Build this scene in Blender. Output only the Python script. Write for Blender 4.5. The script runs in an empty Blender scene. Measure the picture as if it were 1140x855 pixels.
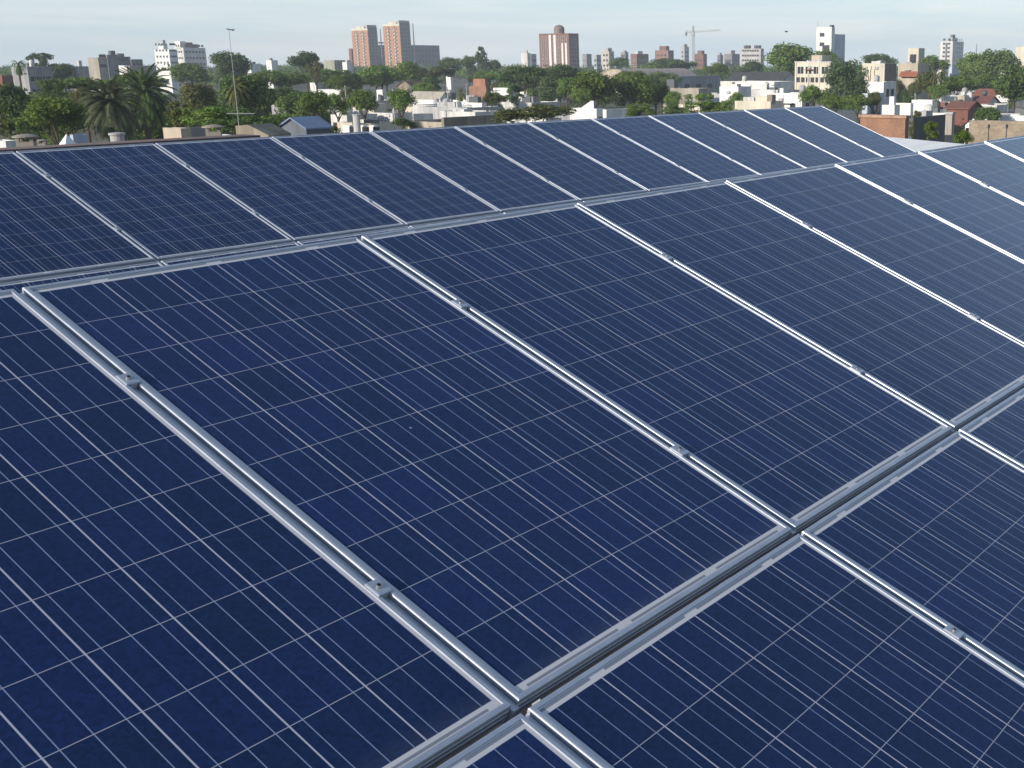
import bpy, math, random
from mathutils import Vector, Matrix, Quaternion
random.seed(7)
R = math.radians

# ------------------------------------------------------------------ camera, sky, sun, exposure
H = 11.0                       # camera height above the street
F = 1347.0                     # focal length in pixels of the 1140 px wide photograph
CX, CY, HOR = 817.0, 427.5, 68.0
PITCH = math.atan((CY - HOR) / F)
sc = bpy.context.scene
col = sc.collection
cam = bpy.data.cameras.new('camera'); cam_ob = bpy.data.objects.new('camera', cam); col.objects.link(cam_ob)
cam.sensor_fit = 'HORIZONTAL'; cam.sensor_width = 36.0
cam.lens = F / 1140.0 * 36.0
cam.shift_x = (570.0 - CX) / 1140.0      # the photograph is the left part of a wider frame
cam.clip_start = 0.05; cam.clip_end = 6000.0
cam_ob.location = (0, 0, H); cam_ob.rotation_euler = (R(90) - PITCH, 0, 0)
sc.camera = cam_ob

SUN_AZ, SUN_EL = math.atan2(-0.72, -0.69), R(17.0)
SDIR = Vector((math.sin(SUN_AZ) * math.cos(SUN_EL), math.cos(SUN_AZ) * math.cos(SUN_EL), math.sin(SUN_EL)))
wd = bpy.data.worlds.new('World'); sc.world = wd; wd.use_nodes = True
nt = wd.node_tree; nt.nodes.clear()
def N(tree, typ, **kw):
    n = tree.nodes.new(typ)
    for k, v in kw.items():
        if k == 'inp':
            for a, b in v.items(): n.inputs[a].default_value = b
        else: setattr(n, k, v)
    return n
out = N(nt, 'ShaderNodeOutputWorld'); bg = N(nt, 'ShaderNodeBackground'); bg.inputs['Strength'].default_value = 0.135
sky = N(nt, 'ShaderNodeTexSky'); sky.sky_type = 'NISHITA'; sky.sun_disc = False
sky.sun_elevation = SUN_EL; sky.sun_rotation = SUN_AZ; sky.air_density = 1.0; sky.dust_density = 0.4; sky.ozone_density = 2.5
# thin high cirrus: noise on a flat layer far above
tc = N(nt, 'ShaderNodeTexCoord'); sep = N(nt, 'ShaderNodeSeparateXYZ'); nt.links.new(tc.outputs['Generated'], sep.inputs[0])
def M(tree, op, a, b=None, clamp=False):
    n = tree.nodes.new('ShaderNodeMath'); n.operation = op; n.use_clamp = clamp
    for i, x in enumerate((a, b)):
        if x is None: continue
        if isinstance(x, (int, float)): n.inputs[i].default_value = x
        else: tree.links.new(x, n.inputs[i])
    return n.outputs[0]
zz = M(nt, 'ADD', M(nt, 'MAXIMUM', sep.outputs[2], 0.0), 0.10)
cmb = N(nt, 'ShaderNodeCombineXYZ')
nt.links.new(M(nt, 'DIVIDE', sep.outputs[0], zz), cmb.inputs[0]); nt.links.new(M(nt, 'DIVIDE', sep.outputs[1], zz), cmb.inputs[1])
mp = N(nt, 'ShaderNodeMapping'); mp.inputs['Rotation'].default_value = (0, 0, R(25)); mp.inputs['Scale'].default_value = (0.30, 0.55, 1.0)
nt.links.new(cmb.outputs[0], mp.inputs['Vector'])
nz = N(nt, 'ShaderNodeTexNoise', inp={'Scale': 0.75, 'Detail': 6.0, 'Roughness': 0.55, 'Distortion': 0.4}); nt.links.new(mp.outputs[0], nz.inputs['Vector'])
ramp = N(nt, 'ShaderNodeValToRGB'); ramp.color_ramp.elements[0].position = 0.30; ramp.color_ramp.elements[1].position = 0.75
ramp.color_ramp.elements[0].color = (0.74,) * 3 + (1,); ramp.color_ramp.elements[1].color = (0.96,) * 3 + (1,)
nt.links.new(nz.outputs[0], ramp.inputs[0])
mixc = N(nt, 'ShaderNodeMixRGB'); 
mp2 = N(nt, 'ShaderNodeMapping'); mp2.inputs['Scale'].default_value = (1.6, 1.2, 26.0); mp2.inputs['Rotation'].default_value = (0, R(4), 0); nt.links.new(tc.outputs['Generated'], mp2.inputs['Vector'])
nz2 = N(nt, 'ShaderNodeTexNoise', inp={'Scale': 2.2, 'Detail': 5.0, 'Roughness': 0.55, 'Distortion': 0.5}); nt.links.new(mp2.outputs[0], nz2.inputs['Vector'])
rp2 = N(nt, 'ShaderNodeValToRGB'); rp2.color_ramp.elements[0].position = 0.38; rp2.color_ramp.elements[1].position = 0.68
rp2.color_ramp.elements[0].color = (0, 0, 0, 1); rp2.color_ramp.elements[1].color = (1, 1, 1, 1); nt.links.new(nz2.outputs[0], rp2.inputs[0])
veil = N(nt, 'ShaderNodeMixRGB'); veil.inputs['Color1'].default_value = (4.45, 5.55, 6.5, 1); veil.inputs['Color2'].default_value = (6.0, 6.45, 6.7, 1)   # blue veil, whiter streaks of cirrus
nt.links.new(rp2.outputs[0], veil.inputs['Fac']); nt.links.new(veil.outputs[0], mixc.inputs['Color2'])
low = M(nt, 'SUBTRACT', 1.0, M(nt, 'MULTIPLY', M(nt, 'POWER', M(nt, 'MAXIMUM', sep.outputs[2], 0.0), 0.7), 1.45), True)   # the veil thins out overhead
nt.links.new(M(nt, 'MULTIPLY', ramp.outputs[0], M(nt, 'MAXIMUM', low, 0.12)), mixc.inputs['Fac']); nt.links.new(sky.outputs[0], mixc.inputs['Color1'])
nt.links.new(mixc.outputs[0], bg.inputs['Color']); nt.links.new(bg.outputs[0], out.inputs['Surface'])

sun = bpy.data.lights.new('sun', 'SUN'); sun.energy = 5.0; sun.angle = R(0.5); sun.color = (1.0, 0.92, 0.81)
sun_ob = bpy.data.objects.new('sun', sun); col.objects.link(sun_ob)
sun_ob.rotation_euler = (-SDIR).to_track_quat('-Z', 'Y').to_euler(); sun_ob.location = SDIR * 50
sc.view_settings.view_transform = 'Standard'; sc.view_settings.look = 'None'; sc.view_settings.gamma = 1.0
sc.view_settings.exposure = 0.14; sc.view_settings.use_curve_mapping = False
sc.cycles.use_denoising = True
sc.cycles.max_bounces = 6; sc.cycles.diffuse_bounces = 3; sc.cycles.glossy_bounces = 3; sc.cycles.transmission_bounces = 3
sc.cycles.volume_bounces = 0; sc.cycles.caustics_reflective = False; sc.cycles.caustics_refractive = False

# ------------------------------------------------------------------ helpers
def tag(o, label=None, cat=None, group=None, kind=None):
    for k, v in (('label', label), ('category', cat), ('group', group), ('kind', kind)):
        if v: o[k] = v
    return o
def empty(name, loc=(0, 0, 0), rz=0.0, **kw):
    o = bpy.data.objects.new(name, None); o.empty_display_size = 0.2; col.objects.link(o)
    o.location = loc; o.rotation_euler = (0, 0, rz); tag(o, **kw); return o
def mesh(name, verts, faces, mats, parent=None, idx=None, smooth=False):
    me = bpy.data.meshes.new(name); me.from_pydata([tuple(v) for v in verts], [], faces)
    for m in (mats if isinstance(mats, (list, tuple)) else [mats]): me.materials.append(m)
    if idx: me.polygons.foreach_set('material_index', idx)
    if smooth: me.polygons.foreach_set('use_smooth', [True] * len(faces))
    me.update()
    o = bpy.data.objects.new(name, me); col.objects.link(o)
    if parent: o.parent = parent
    return o
def put(o, name, parent, loc=(0, 0, 0), rot=(0, 0, 0), scale=(1, 1, 1)):
    c = o.copy(); c.name = name; col.objects.link(c); c.parent = parent
    c.location = loc; c.rotation_euler = rot; c.scale = scale; return c
def copy_tree(o, parent=None):
    c = o.copy(); col.objects.link(c)
    if parent: c.parent = parent
    for ch in [x for x in bpy.data.objects if x.parent == o]: copy_tree(ch, c)
    return c
class MB:
    def __init__(s): s.v, s.f, s.i = [], [], []
    def box(s, x0, x1, y0, y1, z0, z1, mi=0):
        b = len(s.v)
        s.v += [(x, y, z) for z in (z0, z1) for x, y in ((x0, y0), (x1, y0), (x1, y1), (x0, y1))]
        for q in ((3, 2, 1, 0), (4, 5, 6, 7), (0, 1, 5, 4), (1, 2, 6, 5), (2, 3, 7, 6), (3, 0, 4, 7)):
            s.f.append([b + k for k in q]); s.i.append(mi)
        return s
    def tube(s, p0, p1, r0, r1=None, n=8, mi=0, cap=True):
        r1 = r0 if r1 is None else r1
        p0, p1 = Vector(p0), Vector(p1); d = (p1 - p0).normalized()
        a = d.orthogonal().normalized(); c = d.cross(a); b = len(s.v)
        for p, r in ((p0, r0), (p1, r1)):
            for k in range(n):
                t = 2 * math.pi * k / n; s.v.append(p + a * math.cos(t) * r + c * math.sin(t) * r)
        for k in range(n):
            k2 = (k + 1) % n; s.f.append([b + k, b + k2, b + n + k2, b + n + k]); s.i.append(mi)
        if cap:
            s.f.append([b + k for k in range(n)][::-1]); s.i.append(mi); s.f.append([b + n + k for k in range(n)]); s.i.append(mi)
        return s
    def lathe(s, prof, n=16, c=(0, 0), mi=0):
        b = len(s.v)
        for r, z in prof:
            for k in range(n):
                t = 2 * math.pi * k / n; s.v.append((c[0] + r * math.cos(t), c[1] + r * math.sin(t), z))
        for j in range(len(prof) - 1):
            for k in range(n):
                k2 = (k + 1) % n; s.f.append([b + j * n + k, b + j * n + k2, b + (j + 1) * n + k2, b + (j + 1) * n + k]); s.i.append(mi)
        s.f.append([b + (len(prof) - 1) * n + k for k in range(n)]); s.i.append(mi)
        return s
    def poly(s, pts, mi=0):
        b = len(s.v); s.v += list(pts); s.f.append(list(range(b, b + len(pts)))); s.i.append(mi); return s
    def build(s, name, mats, parent=None, smooth=False): return mesh(name, s.v, s.f, mats, parent, s.i, smooth)

# pixel of the photograph + distance -> point in the world
def at(px, py, Y):
    xc, yc = (px - CX) / F, (py - CY) / F
    dy = -math.sin(PITCH) * yc + math.cos(PITCH); dz = -math.cos(PITCH) * yc - math.sin(PITCH)
    return Vector((xc * Y / dy, Y, H + dz * Y / dy))
UH = Vector((0.5423, 0.8402, 0)).normalized()      # the town's street grid runs with the rows of panels
GRID = math.atan2(UH.y, UH.x)

# ------------------------------------------------------------------ materials
MATS = {}
def newmat(name):
    m = bpy.data.materials.new(name); m.use_nodes = True; t = m.node_tree
    return m, t, t.nodes['Principled BSDF']
def L(t, a, b): t.links.new(a, b)
def wallmat(rgb, rough=0.85, dirt=0.35, key=None, scale=0.5):
    k = ('wall', tuple(rgb), rough, dirt, scale)
    if k in MATS: return MATS[k]
    m, t, p = newmat('render'); p.inputs['Roughness'].default_value = rough
    co = N(t, 'ShaderNodeTexCoord'); mpn = N(t, 'ShaderNodeMapping'); mpn.inputs['Scale'].default_value = (1, 1, 0.25)
    L(t, co.outputs['Object'], mpn.inputs['Vector'])
    n1 = N(t, 'ShaderNodeTexNoise', inp={'Scale': scale, 'Detail': 6.0, 'Roughness': 0.65}); L(t, mpn.outputs[0], n1.inputs['Vector'])
    r = N(t, 'ShaderNodeValToRGB'); r.color_ramp.elements[0].position = 0.35; r.color_ramp.elements[1].position = 0.62
    r.color_ramp.elements[0].color = tuple(c * (1 - dirt) for c in rgb) + (1,); r.color_ramp.elements[1].color = tuple(rgb) + (1,)
    L(t, n1.outputs[0], r.inputs[0])
    mp2 = N(t, 'ShaderNodeMapping'); mp2.inputs['Scale'].default_value = (3.0, 3.0, 0.12); L(t, co.outputs['Object'], mp2.inputs['Vector'])
    n2 = N(t, 'ShaderNodeTexNoise', inp={'Scale': 0.8, 'Detail': 5.0, 'Roughness': 0.7}); L(t, mp2.outputs[0], n2.inputs['Vector'])   # rain streaks
    r2 = N(t, 'ShaderNodeValToRGB'); r2.color_ramp.elements[0].position = 0.36; r2.color_ramp.elements[1].position = 0.55
    r2.color_ramp.elements[0].color = (1 - dirt * .9, 1 - dirt * .95, 1 - dirt, 1); r2.color_ramp.elements[1].color = (1, 1, 1, 1); L(t, n2.outputs[0], r2.inputs[0])
    ml = N(t, 'ShaderNodeMixRGB', blend_type='MULTIPLY'); ml.inputs[0].default_value = 0.8; L(t, r.outputs[0], ml.inputs[1]); L(t, r2.outputs[0], ml.inputs[2])
    L(t, ml.outputs[0], p.inputs['Base Color'])
    MATS[k] = m; return m
def brickmat(rgb, mortar=(0.35, 0.32, 0.28), sc_=4.0, key=None):
    k = ('brick', tuple(rgb), sc_)
    if k in MATS: return MATS[k]
    m, t, p = newmat('brickwork'); p.inputs['Roughness'].default_value = 0.9
    co = N(t, 'ShaderNodeTexCoord'); se = N(t, 'ShaderNodeSeparateXYZ'); L(t, co.outputs['Object'], se.inputs[0])
    cb = N(t, 'ShaderNodeCombineXYZ'); L(t, M(t, 'ADD', se.outputs[0], se.outputs[1]), cb.inputs[0]); L(t, se.outputs[2], cb.inputs[1])
    b = N(t, 'ShaderNodeTexBrick', inp={'Scale': sc_, 'Mortar Size': 0.03, 'Color1': tuple(rgb) + (1,), 'Color2': tuple(c * 0.65 for c in rgb) + (1,), 'Mortar': tuple(mortar) + (1,)})
    L(t, cb.outputs[0], b.inputs['Vector'])
    n1 = N(t, 'ShaderNodeTexNoise', inp={'Scale': 0.8, 'Detail': 5.0}); L(t, co.outputs['Object'], n1.inputs['Vector'])
    mx = N(t, 'ShaderNodeMixRGB', blend_type='MULTIPLY'); mx.inputs[0].default_value = 0.6
    L(t, b.outputs[0], mx.inputs[1]); L(t, n1.outputs[0], mx.inputs[2]); L(t, mx.outputs[0], p.inputs['Base Color'])
    MATS[k] = m; return m
def roofmat(rgb, freq=6.0, rough=0.6, axis=0, metal=0.0, dirt=0.3):
    k = ('roof', tuple(rgb), freq, axis, rough)
    if k in MATS: return MATS[k]
    m, t, p = newmat('roofing'); p.inputs['Roughness'].default_value = rough; p.inputs['Metallic'].default_value = metal
    co = N(t, 'ShaderNodeTexCoord'); w = N(t, 'ShaderNodeTexWave', inp={'Scale': freq, 'Distortion': 0.2})
    w.bands_direction = 'XYZ'[axis]; L(t, co.outputs['Object'], w.inputs['Vector'])
    bu = N(t, 'ShaderNodeBump', inp={'Strength': 0.5, 'Distance': 0.03}); L(t, w.outputs[1], bu.inputs['Height']); L(t, bu.outputs[0], p.inputs['Normal'])
    n1 = N(t, 'ShaderNodeTexNoise', inp={'Scale': 0.7, 'Detail': 7.0, 'Roughness': 0.7}); L(t, co.outputs['Object'], n1.inputs['Vector'])
    r = N(t, 'ShaderNodeValToRGB'); r.color_ramp.elements[0].position = 0.32; r.color_ramp.elements[1].position = 0.66
    r.color_ramp.elements[0].color = tuple(c * (1 - dirt) for c in rgb) + (1,); r.color_ramp.elements[1].color = tuple(rgb) + (1,)
    L(t, n1.outputs[0], r.inputs[0]); L(t, r.outputs[0], p.inputs['Base Color'])
    MATS[k] = m; return m
def plain(name, rgb, rough=0.5, metal=0.0):
    if name in MATS: return MATS[name]
    m, t, p = newmat(name); p.inputs['Base Color'].default_value = tuple(rgb) + (1,)
    p.inputs['Roughness'].default_value = rough; p.inputs['Metallic'].default_value = metal
    MATS[name] = m; return m
def leafmat(name, a, b):
    if name in MATS: return MATS[name]
    m, t, p = newmat(name); t.nodes.remove(p); o = t.nodes['Material Output']
    co = N(t, 'ShaderNodeTexCoord'); oi = N(t, 'ShaderNodeObjectInfo')
    n1 = N(t, 'ShaderNodeTexNoise', inp={'Scale': 3.0, 'Detail': 3.0}); L(t, co.outputs['Object'], n1.inputs['Vector'])
    g = N(t, 'ShaderNodeNewGeometry')
    f = M(t, 'ADD', M(t, 'MULTIPLY', n1.outputs[0], 0.7), M(t, 'MULTIPLY', g.outputs['Random Per Island'], 0.5))
    r = N(t, 'ShaderNodeValToRGB'); r.color_ramp.elements[0].position = 0.25; r.color_ramp.elements[1].position = 0.85
    r.color_ramp.elements[0].color = tuple(a) + (1,); r.color_ramp.elements[1].color = tuple(b) + (1,); L(t, f, r.inputs[0])
    hv = N(t, 'ShaderNodeHueSaturation'); L(t, r.outputs[0], hv.inputs['Color'])
    L(t, M(t, 'ADD', M(t, 'MULTIPLY', oi.outputs['Random'], 0.4), 0.8), hv.inputs['Value'])
    d = N(t, 'ShaderNodeBsdfDiffuse'); tr = N(t, 'ShaderNodeBsdfTranslucent'); mx = N(t, 'ShaderNodeMixShader'); mx.inputs[0].default_value = 0.35
    L(t, hv.outputs[0], d.inputs['Color']); L(t, hv.outputs[0], tr.inputs['Color']); L(t, d.outputs[0], mx.inputs[1]); L(t, tr.outputs[0], mx.inputs[2])
    L(t, mx.outputs[0], o.inputs['Surface']); MATS[name] = m; return m
LEAF = dict(
    palm=leafmat('palm_leaflets', (0.050, 0.070, 0.038), (0.170, 0.190, 0.100)),
    mid=leafmat('leaves_mid_green', (0.072, 0.125, 0.028), (0.21, 0.305, 0.08)),
    dark=leafmat('leaves_dark_green', (0.05, 0.09, 0.032), (0.142, 0.212, 0.07)),
    bright=leafmat('leaves_bright_green', (0.08, 0.13, 0.026), (0.2, 0.28, 0.065)),
    olive=leafmat('leaves_olive', (0.07, 0.088, 0.028), (0.18, 0.195, 0.07)),
    brown=leafmat('leaves_yellow_olive', (0.075, 0.080, 0.028), (0.200, 0.195, 0.075)),
    blue=leafmat('leaves_blue_green', (0.05, 0.094, 0.044), (0.138, 0.205, 0.094)))
BARK = wallmat((0.12, 0.09, 0.065), 0.95, 0.5, scale=3.0)
GLASS_DARK = plain('window_glass', (0.03, 0.035, 0.045), 0.12)
ALU_W = plain('window_frame_paint', (0.55, 0.55, 0.53), 0.6)

# aluminium of the panel frames and rails
def alu():
    m, t, p = newmat('anodised_aluminium')
    co = N(t, 'ShaderNodeTexCoord'); n1 = N(t, 'ShaderNodeTexNoise', inp={'Scale': 9.0, 'Detail': 6.0, 'Roughness': 0.7}); L(t, co.outputs['Object'], n1.inputs['Vector'])
    r = N(t, 'ShaderNodeValToRGB'); r.color_ramp.elements[0].position = 0.3; r.color_ramp.elements[1].position = 0.7
    r.color_ramp.elements[0].color = (0.44, 0.475, 0.54, 1); r.color_ramp.elements[1].color = (0.56, 0.595, 0.66, 1)
    L(t, n1.outputs[0], r.inputs[0]); L(t, r.outputs[0], p.inputs['Base Color'])
    p.inputs['Metallic'].default_value = 0.6
    L(t, M(t, 'ADD', M(t, 'MULTIPLY', n1.outputs[0], 0.22), 0.33), p.inputs['Roughness'])
    return m
ALU = alu()
STEEL = plain('stainless_bolt', (0.45, 0.45, 0.46), 0.35, 0.9)
SOCKET = plain('socket_shadow', (0.03, 0.03, 0.03), 0.8)

# the laminate: 6 x 10 polycrystalline cells, three busbars each, white backsheet, glass on top
PW, PL = 0.992, 1.650
def laminate():
    m, t, p = newmat('solar_cells_under_glass')
    co = N(t, 'ShaderNodeTexCoord'); se = N(t, 'ShaderNodeSeparateXYZ'); L(t, co.outputs['Object'], se.inputs[0])
    oi = N(t, 'ShaderNodeObjectInfo')
    c = 0.159; x = M(t, 'SUBTRACT', se.outputs[0], 0.019); s = M(t, 'SUBTRACT', M(t, 'MULTIPLY', se.outputs[1], -1.0), 0.030)
    xn, sn = M(t, 'DIVIDE', x, c), M(t, 'DIVIDE', s, c)
    def near(v, k):   # distance (m) of v to the nearest whole number of k-ths of a cell
        return M(t, 'MULTIPLY', M(t, 'ABSOLUTE', M(t, 'SUBTRACT', M(t, 'FRACT', M(t, 'ADD', M(t, 'MULTIPLY', v, k), 0.5)), 0.5)), c / k)
    def band(d, w): return M(t, 'LESS_THAN', d, w)
    gapx = band(near(xn, 1.0), 0.00170); gaps = band(near(sn, 1.0), 0.00095)
    bus = band(near(M(t, 'ADD', xn, 1.0 / 6.0), 3.0), 0.00105)
    inx = M(t, 'MULTIPLY', M(t, 'GREATER_THAN', xn, 0.0), M(t, 'LESS_THAN', xn, 6.0))
    ins = M(t, 'MULTIPLY', M(t, 'GREATER_THAN', sn, 0.0), M(t, 'LESS_THAN', sn, 10.0))
    inside = M(t, 'MULTIPLY', inx, ins)
    # a cell's own tint
    fl = N(t, 'ShaderNodeCombineXYZ'); L(t, M(t, 'FLOOR', xn), fl.inputs[0]); L(t, M(t, 'FLOOR', sn), fl.inputs[1]); L(t, M(t, 'MULTIPLY', oi.outputs['Random'], 57.0), fl.inputs[2])
    wn = N(t, 'ShaderNodeTexWhiteNoise'); wn.noise_dimensions = '3D'; L(t, fl.outputs[0], wn.inputs['Vector'])
    vo = N(t, 'ShaderNodeTexVoronoi', inp={'Scale': 130.0}); vo.feature = 'F1'; L(t, co.outputs['Object'], vo.inputs['Vector'])
    sv = N(t, 'ShaderNodeSeparateColor'); L(t, vo.outputs['Color'], sv.inputs[0])
    cell = N(t, 'ShaderNodeMixRGB'); cell.inputs[1].default_value = (0.0072, 0.0218, 0.074, 1); cell.inputs[2].default_value = (0.0090, 0.0242, 0.094, 1); L(t, wn.outputs['Value'], cell.inputs[0])
    gr = N(t, 'ShaderNodeMixRGB', blend_type='MULTIPLY'); gr.inputs[0].default_value = 1.0; L(t, cell.outputs[0], gr.inputs[1])
    gv = M(t, 'MULTIPLY', M(t, 'ADD', M(t, 'MULTIPLY', sv.outputs[0], 0.36), 0.82), M(t, 'ADD', M(t, 'MULTIPLY', oi.outputs['Random'], 0.24), 0.88)); cg = N(t, 'ShaderNodeCombineXYZ')
    for k in range(3): L(t, gv, cg.inputs[k])
    L(t, cg.outputs[0], gr.inputs[2])
    def mix(fac, a, b):
        n = N(t, 'ShaderNodeMixRGB'); L(t, fac, n.inputs[0])
        if isinstance(a, tuple): n.inputs[1].default_value = a
        else: L(t, a, n.inputs[1])
        if isinstance(b, tuple): n.inputs[2].default_value = b
        else: L(t, b, n.inputs[2])
        return n.outputs[0]
    cc = mix(bus, gr.outputs[0], (0.23, 0.28, 0.43, 1))
    cc = mix(gaps, cc, (0.36, 0.36, 0.43, 1))
    cc = mix(gapx, cc, (0.47, 0.47, 0.55, 1))
    # collecting ribbons in the end margins
    sm = M(t, 'MINIMUM', M(t, 'ADD', s, 0.030), M(t, 'SUBTRACT', 1.620, s))     # distance to the nearer end of the panel
    rib = M(t, 'MULTIPLY', M(t, 'GREATER_THAN', sm, 0.0150), M(t, 'LESS_THAN', sm, 0.0215))
    topend = M(t, 'LESS_THAN', s, 0.8)
    ph = M(t, 'FRACT', M(t, 'DIVIDE', M(t, 'ADD', xn, topend), 2.0))
    dash = M(t, 'MULTIPLY', M(t, 'GREATER_THAN', ph, 0.07), M(t, 'LESS_THAN', ph, 0.93))
    back = mix(M(t, 'MULTIPLY', rib, dash), (0.62, 0.61, 0.63, 1), (0.23, 0.25, 0.30, 1))
    fin = mix(inside, back, cc)
    # a few droppings and dust specks
    v2 = N(t, 'ShaderNodeTexVoronoi', inp={'Scale': 7.0, 'Randomness': 1.0}); ad = N(t, 'ShaderNodeVectorMath'); ad.operation = 'ADD'
    cr = N(t, 'ShaderNodeCombineXYZ'); L(t, M(t, 'MULTIPLY', oi.outputs['Random'], 31.0), cr.inputs[2]); L(t, co.outputs['Object'], ad.inputs[0]); L(t, cr.outputs[0], ad.inputs[1])
    L(t, ad.outputs[0], v2.inputs['Vector']); s2 = N(t, 'ShaderNodeSeparateColor'); L(t, v2.outputs['Color'], s2.inputs[0])
    spk = M(t, 'MULTIPLY', M(t, 'LESS_THAN', v2.outputs['Distance'], M(t, 'MULTIPLY', s2.outputs[1], 0.022)), M(t, 'LESS_THAN', s2.outputs[0], 0.22))
    fin = mix(spk, fin, (0.42, 0.42, 0.40, 1))
    # grime caught along the lower frame edge
    nq = N(t, 'ShaderNodeTexNoise', inp={'Scale': 14.0, 'Detail': 4.0}); L(t, ad.outputs[0], nq.inputs['Vector'])
    edge = M(t, 'MULTIPLY', M(t, 'SUBTRACT', s, 1.548), 18.0, True)
    fin = mix(M(t, 'MULTIPLY', M(t, 'MULTIPLY', edge, nq.outputs[0]), 0.16), fin, (0.30, 0.28, 0.25, 1))
    # thin film of dust, thicker in blotches
    nd = N(t, 'ShaderNodeTexNoise', inp={'Scale': 2.2, 'Detail': 6.0, 'Roughness': 0.65}); L(t, ad.outputs[0], nd.inputs['Vector'])
    fin = mix(M(t, 'MULTIPLY', nd.outputs[0], 0.014), fin, (0.42, 0.42, 0.46, 1))
    L(t, fin, p.inputs['Base Color'])
    p.inputs['IOR'].default_value = 1.36; p.inputs['Roughness'].default_value = 0.16
    L(t, M(t, 'ADD', M(t, 'MULTIPLY', nd.outputs[0], 0.08), 0.06), p.inputs['Roughness'])
    return m
LAM = laminate()

# ------------------------------------------------------------------ ground
g = mesh('ground', [(-1800, -150, 0), (1800, -150, 0), (1800, 2200, 0), (-1800, 2200, 0)], [(0, 1, 2, 3)], None or wallmat((0.16, 0.15, 0.12), 0.95, 0.55, scale=0.03))
tag(g, kind='structure')

# ------------------------------------------------------------------ the two arrays of solar panels
A_T, A_U, A_V = Vector((-1.6802, 2.8192, -0.5146)), Vector((0.5423, 0.8402, 0.0029)), Vector((0.7803, -0.5023, -0.3726))
C_T, C_U, C_V = Vector((-0.3728, 1.9693, -1.1325)), Vector((0.5379, 0.8430, 0.0018)), Vector((0.7853, -0.5003, -0.3646))
B_T, B_U, B_V = Vector((-4.8773, 8.3524, -0.5888)), Vector((0.5505, 0.8349, -0.0020)), Vector((0.7768, -0.5131, -0.3652))
PITCH_U, GAP_V = 1.012, 0.027
def frame_of(T, U, V):
    u = U.normalized(); v = (V - u * V.dot(u)).normalized(); n = v.cross(u)
    m = Matrix((u, -v, n)).transposed().to_4x4(); m.translation = T + Vector((0, 0, H)); return m
MA, MC, MBK = frame_of(A_T, A_U, A_V), frame_of(C_T, C_U, C_V), frame_of(B_T, B_U, B_V)
def panel_proto():
    root = empty('solar_panel')
    prof = [(0.0115, -0.0042), (0.0112, -0.0006), (0.0105, 0.0), (0.0036, 0.0), (0.0018, -0.0004), (0.0006, -0.0014), (0.0, -0.0034), (0.0, -0.0115), (0.0013, -0.0122), (0.0013, -0.0145),
            (0.0, -0.0152), (0.0, -0.0235), (0.0013, -0.0242), (0.0013, -0.0265), (0.0, -0.0272), (0.0, -0.0385), (0.001, -0.0398), (0.030, -0.040), (0.030, -0.0385), (0.0035, -0.0375), (0.0035, -0.012)]
    v, f = [], []
    for d, z in prof: v += [(d, -d, z), (PW - d, -d, z), (PW - d, -PL + d, z), (d, -PL + d, z)]
    for j in range(len(prof) - 1):
        for k in range(4): f.append((j * 4 + k, j * 4 + (k + 1) % 4, j * 4 + 4 + (k + 1) % 4, j * 4 + 4 + k))
    mesh('frame', v, f, ALU, root)
    q = MB(); q.box(0.004, PW - 0.004, -PL + 0.004, -0.004, -0.0075, -0.0032); q.build('glass_laminate', LAM, root)
    return root
panel0 = panel_proto(); used = [False]
def panel(mat, j, k, label, group):
    o = panel0 if not used[0] else copy_tree(panel0); used[0] = True
    c = Vector((PW / 2, -PL / 2, 0)); rp = random.Random(j * 31 + k * 7 + int(mat[0][3] * 10))      # no two panels lie at quite the same tilt
    wob = Matrix.Translation(c) @ Matrix.Rotation(R(rp.uniform(-.09, .09)), 4, 'X') @ Matrix.Rotation(R(rp.uniform(-.14, .14)), 4, 'Y') @ Matrix.Translation(-c)
    o.matrix_world = mat @ Matrix.Translation((j * PITCH_U, -k * (PL + GAP_V), 0)) @ wob; tag(o, label, 'solar panel', group)
    return o
ORD = 'first second third fourth fifth sixth seventh eighth ninth tenth eleventh twelfth thirteenth'.split()
for j in range(-1, 7):
    lab = {-1: 'solar panel cut by the left picture edge, upper tier of the near array',
           0: 'largest whole solar panel in view, upper tier of the near array'}.get(j, f'solar panel, {ORD[j + 1]} from the left in the upper tier of the near array')
    panel(MA, j, 0, lab, 'solar panels of the near array')
for j in range(-1, 3):
    lab = {-1: 'solar panel corner at the bottom picture edge, lower tier of the near array'}.get(j, f'solar panel, {ORD[j + 1]} from the left in the lower tier of the near array')
    panel(MC, j, 0, lab, 'solar panels of the near array')
for j in range(-1, 11):
    i = 10 - j
    lab = 'solar panel at the free end of the far array, beside the white roof' if i == 0 else (
        'far array solar panel cut by the left picture edge below a mushroom chimney' if j == -1 else f'blue solar panel, {ORD[i]} from the free end of the far array')
    panel(MBK, j, 0, lab, 'solar panels of the far array')
for j in range(-1, 6):
    panel(MBK, j, 1, f'sliver of solar panel below the {ORD[10 - j]} panel from the far array free end', 'lower tier of the far array')

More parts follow.
